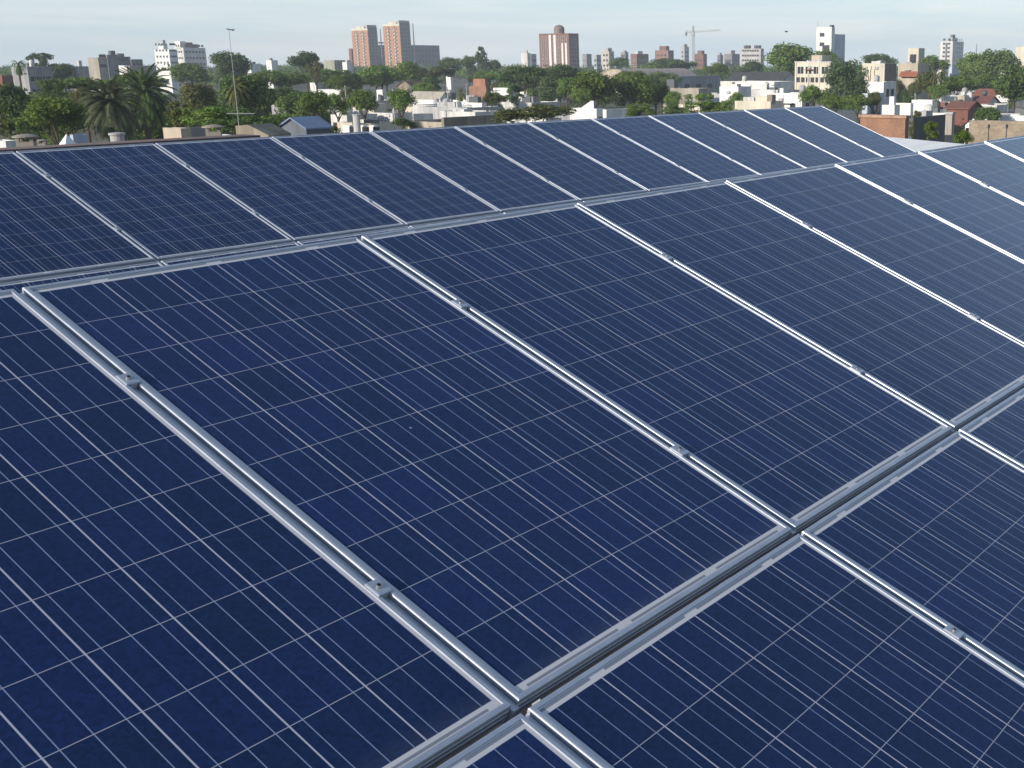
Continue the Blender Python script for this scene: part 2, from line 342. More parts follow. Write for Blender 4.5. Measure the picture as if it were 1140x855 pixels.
ROOF_Z = H - 2.30
def rack(mats_rows, label, mat, j0, j1, name='mounting_rack'):
    root = empty(name, mat @ Vector((0, 0, 0)), 0, label=label, cat='mounting rack', group='aluminium mounting racks')
    root.location.z = ROOF_Z; root.location.x = (mat @ Vector((0, 0, 0))).x
    bpy.context.view_layer.update()
    inv = Matrix.Translation(-Vector(root.location))
    def place(o, m): o.parent = root; o.matrix_local = inv @ m; return o
    for m, rows in mats_rows:
        for y in rows:
            r = MB().box(j0 * PITCH_U - 0.06, j1 * PITCH_U + 0.05, y - 0.02, y + 0.02, -0.124, -0.083).build('purlin', ALU)
            place(r, m)
    return root, place
def slope_rails(place, m, js, y0, y1):
    first = None
    for j in js:
        if first is None:
            q = MB().box(-0.02, 0.02, y1, y0, -0.0825, -0.0403).box(-0.0085, 0.0085, y1, -0.006, -0.0402, -0.0125); first = r = q.build('rail', ALU)
        else: r = first.copy(); col.objects.link(r)
        place(r, m @ Matrix.Translation((j * PITCH_U - 0.010, 0, 0)))
def clamp_mesh():
    q = MB(); e = 0.0025
    # a bent plate: two wings on the frames and a sunk web carrying the screw
    x0, x1, y0, y1 = -0.0175, 0.0175, -0.021, 0.021
    b = len(q.v)
    q.v += [(x0, y0, .0004), (x1, y0, .0004), (x1, y1, .0004), (x0, y1, .0004), (x0, y0, .0026), (x1, y0, .0026), (x1, y1, .0026), (x0, y1, .0026),
            (x0 + e, y0 + e, .0042), (x1 - e, y0 + e, .0042), (x1 - e, y1 - e, .0042), (x0 + e, y1 - e, .0042)]
    for a in ((3, 2, 1, 0), (0, 1, 5, 4), (1, 2, 6, 5), (2, 3, 7, 6), (3, 0, 4, 7), (4, 5, 9, 8), (5, 6, 10, 9), (6, 7, 11, 10), (7, 4, 8, 11), (8, 9, 10, 11)):
        q.f.append([b + k for k in a]); q.i.append(0)
    q.box(-0.0082, 0.0082, y0, y1, -0.0120, 0.0002)
    return q
CL = [None, None]
def clamp(place, m, x, y):
    if CL[0] is None:
        c = clamp_mesh().build('clamp', ALU)
        b = MB().lathe([(0.0001, .0043), (0.0068, .0044), (0.0068, .0080), (0.0058, .0088), (0.0040, .0088), (0.0038, .0055), (0.0005, .0052)], 16, mi=0)
        s = b.build('bolt', STEEL); d = MB().lathe([(0.0001, .0053), (0.0038, .0057)], 12).build('bolt_socket', SOCKET)
        s.parent = c; d.data.transform(Matrix()); me = s.data
        # one mesh per bolt: join the socket's faces by hand
        vs = [v.co.copy() for v in me.vertices] ; fs = [list(p.vertices) for p in me.polygons]; ii = [0] * len(fs); n0 = len(vs)
        vs += [v.co.copy() for v in d.data.vertices]; fs += [[n0 + k for k in p.vertices] for p in d.data.polygons]; ii += [1] * len(d.data.polygons)
        bpy.data.objects.remove(d); bpy.data.objects.remove(s)
        s = mesh('bolt', vs, fs, [STEEL, SOCKET], c, ii)
        CL[0], CL[1] = c, s
    else:
        c = CL[0].copy(); col.objects.link(c); s = CL[1].copy(); col.objects.link(s); s.parent = c
    place(c, m @ Matrix.Translation((x, y, 0)))
def leg(place, m, x, y):
    p = m @ Vector((x, y, -0.1245)); h = p.z - ROOF_Z
    q = MB().box(-0.02, 0.02, -0.02, 0.02, 0, h).box(-0.08, 0.08, -0.08, 0.08, 0, 0.012)
    o = q.build('support_leg', ALU); place(o, Matrix.Translation((p.x, p.y, ROOF_Z)) @ Matrix.Rotation(GRID, 4, 'Z'))
rk, place = rack([(MA, (-0.44, -1.27)), (MC, (-0.44, -1.27))], 'aluminium rails, legs and screwed clamps under the near array', MA, -1, 7)
slope_rails(place, MA, range(0, 7), 0.02, -PL - 0.008)
slope_rails(place, MC, range(0, 3), 0.012, -PL - 0.03)
for j in range(0, 7):
    for y in (-0.445, -1.275): clamp(place, MA, j * PITCH_U - 0.010, y)
for j in range(0, 3):
    for y in (-0.445, -1.275): clamp(place, MC, j * PITCH_U - 0.010, y)
for j in range(-1, 8, 2):
    for y in (-0.44, -1.27): leg(place, MA, j * PITCH_U + 0.3, y); leg(place, MC, j * PITCH_U + 0.3, y)
rk, place = rack([(MBK, (-0.40, -1.22, -2.1, -2.92))], 'aluminium rails, legs and small clamps under the far array', MBK, -1, 11)
slope_rails(place, MBK, range(0, 11), 0.02, -2 * PL - 0.05)
for j in range(0, 11):
    for y in (-0.40, -1.22): clamp(place, MBK, j * PITCH_U - 0.010, y)
for j in range(-1, 12, 2):
    for y in (-0.40, -1.22, -2.1, -2.92): leg(place, MBK, j * PITCH_U + 0.2, y)

# ------------------------------------------------------------------ the building we stand on
PP = at(40, 164.6, 10.6); PY = -PP.x * UH.y + PP.y * UH.x; PE = at(300, 150.2, 12.3).dot(UH)
ub = empty('flat_roofed_building', (0, 0, 0), GRID, label='flat roofed building that carries both arrays of solar panels', cat='building')
q = MB().box(-8, 18.5, -6, PY + 0.3, 0, ROOF_Z - 0.25); q.build('wall', wallmat((0.5, 0.48, 0.44)), ub)
q = MB().box(-7.99, 18.49, -5.99, PY + 0.29, ROOF_Z - 0.24, ROOF_Z); q.build('roof', wallmat((0.045, 0.045, 0.05), 0.9, 0.4), ub)
MB().box(-7.9, PE, PY, PY + 0.22, ROOF_Z + 0.003, PP.z - 0.07).build('parapet', wallmat((0.34, 0.24, 0.20)), ub)
MB().box(-7.95, PE + .04, PY - 0.04, PY + 0.26, PP.z - 0.067, PP.z).build('coping', wallmat((0.235, 0.165, 0.145), .9, .45), ub)
# ------------------------------------------------------------------ the town: builders
COSP, SINP = math.cos(PITCH), math.sin(PITCH)
def reach(C, d, px):
    k = (px - CX) / F; zr = C.z - H
    return (k * (C.y * COSP - zr * SINP) - C.x) / (d.x - k * d.y * COSP)
WINM = {}
def window_mesh(w, h, fm, bars):
    k = (round(w, 2), round(h, 2), fm.name, bars)
    if k not in WINM:
        q = MB(); e = min(0.09, w * 0.14)
        q.box(-w / 2, -w / 2 + e, -0.05, 0, 0, h).box(w / 2 - e, w / 2, -0.05, 0, 0, h)
        q.box(-w / 2 + e, w / 2 - e, -0.05, 0, h - e, h).box(-w / 2 + e, w / 2 - e, -0.09, 0, 0, e)
        if bars: q.box(-0.03, 0.03, -0.045, 0, e, h - e)
        q.box(-w / 2 + e, w / 2 - e, -0.012, -0.002, e, h - e, 1)
        o = q.build('window', [fm, GLASS_DARK]); me = o.data; bpy.data.objects.remove(o); WINM[k] = me
    return WINM[k]
def windows(b, face, W, n, rows, w, h, z0, dz, fm=None, bars=True, m=0.12):
    """n columns x rows of windows on the front ('f') or the shaded side ('s') of building b, whose face is W wide"""
    me = window_mesh(w, h, fm or ALU_W, bars)
    for r in range(rows):
        for c in range(n):
            t = W * (m + (1 - 2 * m) * ((c + 0.5) / n)); z = z0 + r * dz
            o = bpy.data.objects.new('window', me); col.objects.link(o); o.parent = b
            if face == 'f': o.location = (0, t, z); o.rotation_euler = (0, 0, R(-90))
            else: o.location = (t, 0, z)
def B(name, label, x0, xm, x1, ytop, D, mat, front=None, side=None, par=0.5, roofm=None, cat='building', group=None, az=GRID, boxes=(), cap=None, wings=()):
    C = at(xm, ytop, D); h = C.z
    xp, yp = Vector((math.cos(az), math.sin(az), 0)), Vector((-math.sin(az), math.cos(az), 0))
    ws, wf = reach(C, xp, x1), reach(C, yp, x0)
    ws, wf = max(ws, 0.3), max(wf, 0.3)
    b = empty(name, (C.x, C.y, 0), az, label=label, cat=cat, group=group)
    q = MB(); t = min(0.22, ws * .2, wf * .2)
    # outer walls, coping, inner parapet faces
    o8 = [(0, 0), (ws, 0), (ws, wf), (0, wf)]; i8 = [(t, t), (ws - t, t), (ws - t, wf - t), (t, wf - t)]
    q.v = [(x, y, 0) for x, y in o8] + [(x, y, h) for x, y in o8] + [(x, y, h) for x, y in i8] + [(x, y, h - par) for x, y in i8]
    for k in range(4):
        n = (k + 1) % 4
        q.f += [[k, n, 4 + n, 4 + k], [4 + k, 4 + n, 8 + n, 8 + k], [8 + k, 8 + n, 12 + n, 12 + k]]
    q.i = [0] * 12
    q.build('wall', mat, b)
    MB().box(t * .9, ws - t * .9, t * .9, wf - t * .9, h - par - 0.25, h - par).build('roof', roofm or wallmat((0.30, 0.28, 0.26), 0.9, 0.4), b)
    if cap: MB().box(-0.12, ws + 0.12, -0.12, wf + 0.12, h + 0.004, h + 0.22).build('coping', cap, b)
    for (a0, a1, c0, c1, z0, z1, nm, mt) in boxes:
        MB().box(a0 * ws, a1 * ws, c0 * wf, c1 * wf, h - par + z0 + 0.004, h - par + z1).build(nm, mt, b)
    if front: 
        for fr in (front if isinstance(front, list) else [front]): windows(b, 'f', wf, *fr)
    if side:
        for fr in (side if isinstance(side, list) else [side]): windows(b, 's', ws, *fr)
    if cat in ('house', 'workshop', 'building') and 100 < D < 360 and ws > 2.5 and wf > 2.5: clutter(b, ws, wf, h - par, int(x0 * 7 + ytop * 13))
    return b, ws, wf, h
def clutter(b, ws, wf, z, seed):
    rnd = random.Random(seed); tm = TANKM if rnd.random() < .35 else (LGREY if rnd.random() < .5 else WHITE2)
    if rnd.random() < .55:
        x, y = rnd.uniform(.2, .8) * ws, rnd.uniform(.2, .8) * wf; hh = rnd.uniform(.3, 1.1)
        MB().lathe([(.5, z + hh), (.56, z + hh + .1), (.56, z + hh + .75), (.3, z + hh + .95), (.2, z + hh + 1.0)], 12, (x, y)).box(x - .4, x + .4, y - .4, y + .4, z + .003, z + hh - .003).build('water_tank', tm, b)
    if rnd.random() < .6:
        x, y = rnd.uniform(.1, .9) * ws, rnd.uniform(.1, .9) * wf
        q = MB().tube((x, y, z), (x, y, z + rnd.uniform(1.8, 3.4)), .03, n=5); t_ = q.v[-1][2]
        for k in range(3): q.tube((x - .35, y, t_ - .15 * k), (x + .35, y, t_ - .15 * k), .018, n=4)
        q.build('aerial', plain('galvanised_pole', (0.2, 0.2, 0.2), 0.6, 0.5), b)
    if rnd.random() < .6:
        x, y = rnd.uniform(.1, .6) * ws, rnd.uniform(.1, .6) * wf
        MB().box(x, x + ws * rnd.uniform(.15, .35), y, y + wf * rnd.uniform(.15, .4), z + .004, z + rnd.uniform(.5, 1.5)).build('roof_room', rnd.choice([WHITE2, LGREY, BEIGE, CREAM, GREY]), b)
    if rnd.random() < .5:
        y = rnd.uniform(.2, .7) * wf; MB().box(-.32, -.003, y, y + .8, z - .9, z - .35).build('air_conditioner', LGREY, b)
    if rnd.random() < .5:
        y = rnd.uniform(.05, .5) * wf; MB().box(-.02 - rnd.uniform(.5, 1.0), -.003, y, y + wf * rnd.uniform(.2, .45), z - 1.25, z - 1.12).build('awning', rnd.choice([GREY, TILE, LGREY]), b)
def gable(name, label, x0, xm, x1, yeave, yridge, D, wm, rm, ridge='x', front=None, side=None, cat='house', az=GRID, over=0.3):
    C = at(xm, yeave, D); h = C.z; rise = (yeave - yridge) * D / 1443.0
    xp, yp = Vector((math.cos(az), math.sin(az), 0)), Vector((-math.sin(az), math.cos(az), 0))
    ws, wf = max(reach(C, xp, x1), 1), max(reach(C, yp, x0), 1)
    b = empty(name, (C.x, C.y, 0), az, label=label, cat=cat)
    q = MB(); q.v = [(x, y, z) for z in (0, h) for x, y in ((0, 0), (ws, 0), (ws, wf), (0, wf))]
    q.f = [[0, 1, 5, 4], [1, 2, 6, 5], [2, 3, 7, 6], [3, 0, 4, 7]]
    if ridge == 'x':   # ridge runs away from us along +x: gables on the front
        q.v += [(0, wf / 2, h + rise), (ws, wf / 2, h + rise)]; q.f += [[4, 7, 8], [6, 5, 9]]
        A = [(-over, -over, h - over * rise / (wf / 2)), (ws + over, -over, h - over * rise / (wf / 2)), (ws + over, wf / 2, h + rise), (-over, wf / 2, h + rise)]
        Bq = [(-over, wf / 2, h + rise), (ws + over, wf / 2, h + rise), (ws + over, wf + over, h - over * rise / (wf / 2)), (-over, wf + over, h - over * rise / (wf / 2))]
    else:
        q.v += [(ws / 2, 0, h + rise), (ws / 2, wf, h + rise)]; q.f += [[5, 8, 4], [7, 9, 6]]
        A = [(-over, -over, h - over * rise / (ws / 2)), (ws / 2, -over, h + rise), (ws / 2, wf + over, h + rise), (-over, wf + over, h - over * rise / (ws / 2))]
        Bq = [(ws / 2, -over, h + rise), (ws + over, -over, h - over * rise / (ws / 2)), (ws + over, wf + over, h - over * rise / (ws / 2)), (ws / 2, wf + over, h + rise)]
    q.i = [0] * len(q.f); q.build('wall', wm, b)
    r = MB()
    for P in (A, Bq):
        lo = [(x, y, z + 0.02) for x, y, z in P]; up = [(x, y, z + 0.14) for x, y, z in P]; n = len(r.v); r.v += lo + up
        for f in ((3, 2, 1, 0), (4, 5, 6, 7), (0, 1, 5, 4), (1, 2, 6, 5), (2, 3, 7, 6), (3, 0, 4, 7)): r.f.append([n + k for k in f]); r.i.append(0)
    r.build('roof', rm, b)
    if front: windows(b, 'f', wf, *front)
    if side: windows(b, 's', ws, *side)
    return b, ws, wf, h

# foliage
def leaf_quad(q, p, s, rnd, nrm=None):
    n = Vector((rnd.gauss(0, 1), rnd.gauss(0, 1), rnd.gauss(0, 1) + 0.5))
    if nrm is not None: n += nrm * 1.8
    n.normalize(); a = n.orthogonal().normalized(); a.rotate(Quaternion(n, rnd.uniform(0, 6.28))); c = n.cross(a)
    l, w = s * rnd.uniform(0.7, 1.3), s * rnd.uniform(0.4, 0.7); b = len(q.v)
    q.v += [p - a * l, p - c * w + n * l * .15, p + a * l, p + c * w + n * l * .15]; q.f.append([b, b + 1, b + 2, b + 3]); q.i.append(0)
def crown_mesh(kind, seed):
    rnd = random.Random(seed); q = MB(); lobes = []
    def lobe(x, y, z, r): lobes.append((Vector((x, y, z)), r))
    if kind == 'round':
        for k in range(17):
            t = rnd.uniform(0, 6.28); ph = rnd.uniform(-0.8, 1.35); rr = 0.62 * rnd.uniform(0.7, 1.08)
            lobe(rr * math.cos(t) * math.cos(ph * .9), rr * math.sin(t) * math.cos(ph * .9), rr * math.sin(ph), rnd.uniform(0.26, 0.44))
        lobe(0, 0, 0, 0.5)
    elif kind == 'flat':
        for k in range(18):
            t = rnd.uniform(0, 6.28); rr = math.sqrt(rnd.random()) * 0.75
            lobe(rr * math.cos(t), rr * math.sin(t), rnd.uniform(-0.2, 0.55) * (1.1 - rr * .8), rnd.uniform(0.2, 0.36))
    elif kind == 'airy':
        for k in range(22):
            t = rnd.uniform(0, 6.28); ph = rnd.uniform(-1.2, 1.4); rr = rnd.uniform(0.35, 0.85)
            lobe(rr * math.cos(t) * math.cos(ph), rr * math.sin(t) * math.cos(ph), rr * math.sin(ph), rnd.uniform(0.13, 0.28))
    elif kind == 'cone':
        for k in range(40):
            z = rnd.uniform(-0.95, 0.9); rr = 0.62 * (1 - z) / 2 * 1.15; t = rnd.uniform(0, 6.28)
            lobe(rr * math.cos(t), rr * math.sin(t), z, 0.12 + 0.22 * (1 - z) / 2)
    elif kind == 'dense':
        for k in range(30):
            t = rnd.uniform(0, 6.28); z = rnd.uniform(-0.85, 0.85); rr = 0.68 * math.sqrt(max(0, 1 - (max(z, -0.3)) ** 2)) * rnd.uniform(.85, 1.05)
            lobe(rr * math.cos(t), rr * math.sin(t), z * .85, rnd.uniform(0.22, 0.34))
        lobe(0, 0, -.1, 0.6); lobe(0, 0, .35, .45)
    elif kind == 'bush':
        for k in range(14):
            t = rnd.uniform(0, 6.28); rr = math.sqrt(rnd.random()) * 0.72
            lobe(rr * math.cos(t), rr * math.sin(t), rnd.uniform(-0.6, 0.5), rnd.uniform(0.24, 0.42))
    tot = sum(r * r for _, r in lobes); nq = dict(round=3600, flat=3400, airy=2200, cone=3400, dense=5200, bush=2600)[kind]
    for c, r in lobes:
        for k in range(max(20, int(nq * r * r / tot))):
            d = Vector((rnd.gauss(0, 1), rnd.gauss(0, 1), rnd.gauss(0, 1))).normalized()
            leaf_quad(q, c + d * r * (rnd.random() ** 0.33) * rnd.uniform(0.9, 1.08), 0.066 if kind != 'dense' else 0.058, rnd, d)
    o = q.build('crown', LEAF['mid']); me = o.data; bpy.data.objects.remove(o); return me
CROWN = {k: [crown_mesh(k, 11 * i + j) for j in range(3)] for i, k in enumerate(('round', 'flat', 'airy', 'cone', 'dense', 'bush'))}
TRUNK = []
for sd in range(3):      # unit trunk: height 1, limbs spread into the crown
    rnd = random.Random(sd); q = MB(); q.tube((0, 0, 0), (0.01, 0, 0.6), 0.035, 0.024, 7)
    for k in range(5):
        t = 1.256 * k + rnd.uniform(-.4, .4); z0 = 0.5 + .02 * k; p = Vector((0.02 * math.cos(t), 0.02 * math.sin(t), z0))
        m = p + Vector((0.10 * math.cos(t), 0.10 * math.sin(t), 0.16)); e = m + Vector((0.10 * math.cos(t + .4), 0.10 * math.sin(t + .4), 0.17))
        q.tube(p, m, 0.016, 0.011, 5); q.tube(m, e, 0.011, 0.004, 5)
    o = q.build('trunk', BARK); TRUNK.append(o.data); bpy.data.objects.remove(o)
tn = [0]
def T(label, kind, mat, cx, ytop, ybot, w, D, name='tree', cat='tree', group=None):
    tn[0] += 1; i = tn[0]; top = at(cx, ytop, D); bot = at(cx, ybot, D)
    r = w * D / F / 2 * 1.12; hz = max((top.z - bot.z) / 2, 0.4); zc = top.z - hz
    t = empty(name, (top.x, top.y, 0), 0, label=label, cat=cat, group=group)
    c = bpy.data.objects.new('crown', CROWN[kind][i % 3]); col.objects.link(c); c.parent = t
    c.location = (0, 0, zc); c.scale = (r, r, hz); c.rotation_euler = (0, 0, i * 1.7)
    c.material_slots[0].link = 'OBJECT'; c.material_slots[0].material = LEAF[mat]
    k = bpy.data.objects.new('trunk', TRUNK[i % 3]); col.objects.link(k); k.parent = t
    s = max(top.z * 0.92, 1.0); k.scale = (s * .8, s * .8, s); k.rotation_euler = (0, 0, i)
    return t
def palm(label, cx, ycen, rpx, D, n=64, seed=1, droop=1.0, mat='olive', trunk_r=0.32, name='palm_tree'):
    P = at(cx, ycen, D); rad = rpx * D / F; rnd = random.Random(seed)
    t = empty(name, (P.x, P.y, 0), 0, label=label, cat='palm tree')
    q = MB(); q.lathe([(trunk_r * 1.25, 0), (trunk_r, 0.6), (trunk_r * .95, P.z - 0.9), (trunk_r * 1.35, P.z - 0.35), (trunk_r * .6, P.z + .1)], 10)
    q.build('trunk', BARK, t)
    q = MB()
    for k in range(n):
        az = rnd.uniform(0, 6.28); el = R(rnd.uniform(-45, 80)) if k > n * .15 else R(rnd.uniform(-70, -30)); Lf = rad * rnd.uniform(0.98, 1.12)
        p = Vector((0, 0, P.z)); d = Vector((math.cos(az) * math.cos(el), math.sin(az) * math.cos(el), math.sin(el))); st = Lf / 9
        side = Vector((-math.sin(az), math.cos(az), 0)); pts = [p]
        for j in range(9): d = (d + Vector((0, 0, -0.19 * droop))).normalized(); p = p + d * st; pts.append(p)
        for j in range(9):
            a, c = pts[j], pts[j + 1]; b = len(q.v); wv = side * (0.03 * rad / 4)
            q.v += [a - wv, a + wv, c + wv, c - wv]; q.f.append([b, b + 1, b + 2, b + 3]); q.i.append(0)
            if j < 1: continue
            for h_ in (0, .25, .5, .75):
                o = a.lerp(c, h_); ll = rad * 0.19 * (1 - abs(j + h_ - 4.5) / 7.5)
                for sg in (-1, 1):
                    e = o + side * sg * ll * .8 + (c - a).normalized() * ll * .55 + Vector((0, 0, -ll * .35)); b = len(q.v); wq = (c - a) * .15
                    q.v += [o - wq, o + wq, e]; q.f.append([b, b + 1, b + 2]); q.i.append(0)
    c = q.build('crown', LEAF[mat], t); return t

# ------------------------------------------------------------------ colours of the town
WHITE = wallmat((0.74, 0.73, 0.70), 0.85, 0.22); WHITE2 = wallmat((0.66, 0.65, 0.62), 0.85, 0.35); CREAM = wallmat((0.62, 0.57, 0.46), 0.85, 0.25)
BEIGE = wallmat((0.47, 0.41, 0.32), 0.9, 0.3); GREY = wallmat((0.30, 0.30, 0.30), 0.9, 0.35); LGREY = wallmat((0.45, 0.45, 0.45), 0.9, 0.3)
CONC = wallmat((0.36, 0.33, 0.28), 0.92, 0.35); DGREY = wallmat((0.12, 0.12, 0.125), 0.9, 0.3); BLUEW = wallmat((0.50, 0.54, 0.62), 0.85, 0.25)
SALMON = brickmat((0.62, 0.27, 0.14), (0.5, 0.32, 0.22), 3.0); BRICKR = brickmat((0.27, 0.11, 0.08), (0.30, 0.2, 0.16), 3.0); BRICKO = brickmat((0.42, 0.19, 0.11), (0.4, 0.28, 0.2), 3.5)
STONE = brickmat((0.42, 0.33, 0.24), (0.36, 0.30, 0.24), 2.2); REDW = wallmat((0.20, 0.085, 0.065), 0.9, 0.35); ORANGE = wallmat((0.36, 0.17, 0.11), 0.9, 0.35)
TILE = roofmat((0.30, 0.10, 0.06), 5.0, 0.85); RUST = roofmat((0.20, 0.085, 0.065), 3.5, 0.8); BLUER = roofmat((0.16, 0.22, 0.36), 3.0, 0.45, axis=1); GREYR = roofmat((0.34, 0.33, 0.31), 3.0, 0.7)
DARKR = roofmat((0.06, 0.06, 0.062), 3.0, 0.8); WHITER = roofmat((0.80, 0.80, 0.79), 2.5, 0.5, axis=1, dirt=0.18); PINKR = roofmat((0.42, 0.34, 0.29), 2.0, 0.7); GBLUE = roofmat((0.26, 0.29, 0.33), 2.0, 0.6)
WFRAME = plain('white_window_frame', (0.72, 0.70, 0.66), 0.6); DFRAME = plain('dark_window_frame', (0.10, 0.09, 0.085), 0.6)
TANKM = plain('water_tank_plastic', (0.07, 0.08, 0.085), 0.5)

# ------------------------------------------------------------------ towers on the skyline
for (x0, xm, x1, yt, D, lab) in ((391, 409, 419.5, 32, 950, 'salmon brick tower block with a shaded side, behind the trees, the lower of a pair'),
                                 (426, 444.5, 456, 27, 930, 'salmon brick tower block with a shaded side, the taller of a pair')):
    b, ws, wf, h = B('tower_block', lab, x0, xm, x1, yt, D, SALMON, cat='tower block', par=0.8, group='pair of brick tower blocks',
                     front=[(4, 13, 1.4, 1.5, 2.0, h_ if False else (at(xm, yt, D).z - 3.5) / 13, WFRAME, False, 0.10)],
                     boxes=((0.0, 1.0, 0.02, 0.14, 0.3, 3.6, 'stair_housing', LGREY), (0.25, 0.8, 0.35, 0.85, 0.0, 2.6, 'lift_housing', CREAM)))
    MB().box(0.01, ws + 0.06, -0.06, -0.004, 0, h + 1.2).build('dark_side_sheet', wallmat((0.21, 0.20, 0.21), 0.85, 0.25), b)  # grey sheet over the brick: the side's shade put into colour
    windows(b, 's', ws, 3, 13, 1.6, 1.3, 2.0, (h - 3.5) / 13, LGREY, False, 0.06)
    for o in [x for x in b.children if x.name.startswith('window') and abs(x.location.y) < 1e-6]: o.location.y = -0.06
    for fy in (0.30, 0.68): MB().box(-0.05, -0.003, wf * fy - 0.5, wf * fy + 0.5, 1, h - 1).build('balcony_shade_strip', BRICKR, b)  # flat strips, their darker brick stands for shade in the balcony bays
    bal = MB().box(-0.75, -0.055, -0.8, 0.8, 0, 0.8).build('balcony', CREAM, b); bal.location = (0, wf * .30, 3.0)
    for k in range(26):
        if k: o = bal.copy(); col.objects.link(o); o.location = (0, wf * (.30 if k % 2 == 0 else .68), 3.0 + (k // 2) * (h - 5) / 13)
    MB().box(-0.10, -0.004, 0.0, wf, h - 1.2, h + 0.3).build('parapet_band', CREAM, b)
B('office_slab', 'long slate grey office slab behind the taller brick tower, a thin mast above it', 440, 446, 489, 50, 1020, wallmat((0.14, 0.15, 0.18), 0.8, 0.2), cat='office building',
  side=(10, 4, 2.4, 1.4, 6, 4.2, LGREY, False, 0.03))
B('office_slab', 'low dark block filling the gap between the two brick towers', 414, 417, 431, 50, 1040, wallmat((0.17, 0.17, 0.20), 0.8, 0.2), cat='office building', side=(4, 3, 2.2, 1.4, 16, 4.5, WFRAME, False))
B('flat_block', 'small dark red block tucked against the foot of the lower brick tower', 388, 391, 394, 54, 960, BRICKR)
b, ws, wf, h = B('tower_block', 'dark brick tower with white window stripes and a round tank housing on its roof', 600, 633, 644, 37, 700, BRICKR, cat='tower block', par=0.9)
for fy, wd_ in ((0.08, 1.1), (0.20, 1.1), (0.44, 1.6), (0.60, 1.6)): MB().box(-0.08, -0.004, wf * fy, wf * fy + wd_, 1, h * (0.80 if wd_ < 1.5 else 0.97)).build('white_stripe', WHITE, b)
windows(b, 'f', wf, 7, 11, 1.3, 1.5, 2.0, (h - 3) / 11, WFRAME, False, 0.04); windows(b, 's', ws, 4, 11, 1.5, 1.5, 2.0, (h - 3) / 11, LGREY, False, 0.05)
q = MB().lathe([(3.0, h - 0.9), (3.0, h + 2.6), (2.7, h + 3.6), (1.6, h + 4.4), (0.2, h + 4.7)], 18, (ws * .45, wf * .46)); q.build('tank_housing', wallmat((0.22, 0.17, 0.15)), b)
b, ws, wf, h = B('apartment_block', 'white apartment block with a lift house on top', 171.5, 188, 197, 55, 700, WHITE, cat='apartment block', front=(4, 6, 1.6, 1.1, 3, 3.3, DFRAME, False, 0.06), side=(3, 6, 1.3, 1.1, 3, 3.3, DFRAME, False),
                boxes=((0.2, 0.7, 0.45, 0.80, 0, 3.4, 'lift_house', WHITE), (0.3, 0.6, 0.50, 0.62, 3.4, 5.6, 'water_tank', LGREY)))
windows(b, 'f', wf, 4, 2, 1.6, 1.1, 23.2 - 6.6 + 3.2, 3.0, DFRAME, False, 0.06) if h > 26 else None
b, ws, wf, h = B('apartment_block', 'white apartment block, dark red tank houses on its roof', 194, 204, 228.5, 53, 760, WHITE2, cat='apartment block', side=(6, 5, 1.5, 1.2, 5, 3.6, DFRAME, False, .05), front=(3, 5, 1.4, 1.2, 5, 3.6, DFRAME, False),
                boxes=((0.0, 0.25, 0.3, 0.95, 0, 4.2, 'lift_house', WHITE), (0.30, 0.52, 0.2, 0.8, 0, 3.6, 'tank_house', REDW), (0.60, 0.78, 0.2, 0.8, 0, 2.6, 'tank_house', REDW)))
b, ws, wf, h = B('office_tower', 'bright white slab tower with a mast at its corner, above the big round tree', 909, 926, 929.5, 30, 520, WHITE, cat='tower block', par=0.6,
                 boxes=((0.1, 0.9, 0.02, 0.16, 0.2, 1.4, 'vent_box', DGREY),))
for z, y, n in ((h - 3.8, .62, 2.2), (h - 7.6, .62, 2.2), (h - 10.6, .36, 3.4)):
    o = bpy.data.objects.new('window', window_mesh(n, 1.5 if n < 3 else 4.4, DFRAME, True)); col.objects.link(o); o.parent = b; o.location = (0, wf * y, z - (0 if n < 3 else 1)); o.rotation_euler = (0, 0, R(-90))
MB().tube((.4, wf - .3, h - .5), (.4, wf - .3, h + 3.2), .09, .04, 6).build('mast', plain('galvanised_pole', (0.3, 0.3, 0.3), 0.6, 0.5), b)
zz = at(927, 38, 524).z; wl = reach(at(927, 38, 524), UH, 940)
MB().box(ws + 0.02, ws + wl, 0.6, wf * .9, 0, zz).build('wing', BLUEW, b)  # bluish colour carries the shade on the white tower's right side
b, ws, wf, h = B('tower_block', 'pale apartment tower with a small tank on its roof, far right beyond the trees', 1047, 1061, 1073, 46, 900, WHITE2, cat='tower block', front=(2, 9, 1.8, 1.4, 2, 2.9, DFRAME, False), side=(4, 9, 1.5, 1.3, 2, 2.9, LGREY, False),
                boxes=((0.05, 0.5, 0.1, 0.45, 0, 3.0, 'lift_house', LGREY), (0.15, 0.4, 0.18, 0.36, 3.0, 5.2, 'water_tank', TANKM)))
MB().box(-0.06, -0.003, wf * .42, wf * .56, 1, h - 1).build('notch_shade_strip', DGREY, b)  # flat dark strip, the notch's shade painted on the wall
b, ws, wf, h = B('water_tower', 'small square white tower with a dark opening at the top, above the terracotta awning', 1011, 1023, 1029.5, 53.5, 380, CREAM, cat='tower', par=0.3)
o = bpy.data.objects.new('window', window_mesh(2.1, 2.6, DFRAME, True)); col.objects.link(o); o.parent = b; o.location = (0, wf * .5, h - 4.4); o.rotation_euler = (0, 0, R(-90))
def midrise(lab, x0, xm, x1, yt, D, mat, nf=3, ns=2, boxes=(), fl=None, fm=DFRAME):
    h = at(xm, yt, D).z; n = max(2, int(h / 3.2)); n0 = max(0, n - 6)
    return B('apartment_block', lab, x0, xm, x1, yt, D, mat, cat='apartment block', front=(nf, n - n0, 1.5, 1.3, 1.2 + n0 * 3.2, 3.2, fm, False, .08) if nf else None, side=(ns, n - n0, 1.4, 1.3, 1.2 + n0 * 3.2, 3.2, fm, False, .1) if ns else None, boxes=boxes)
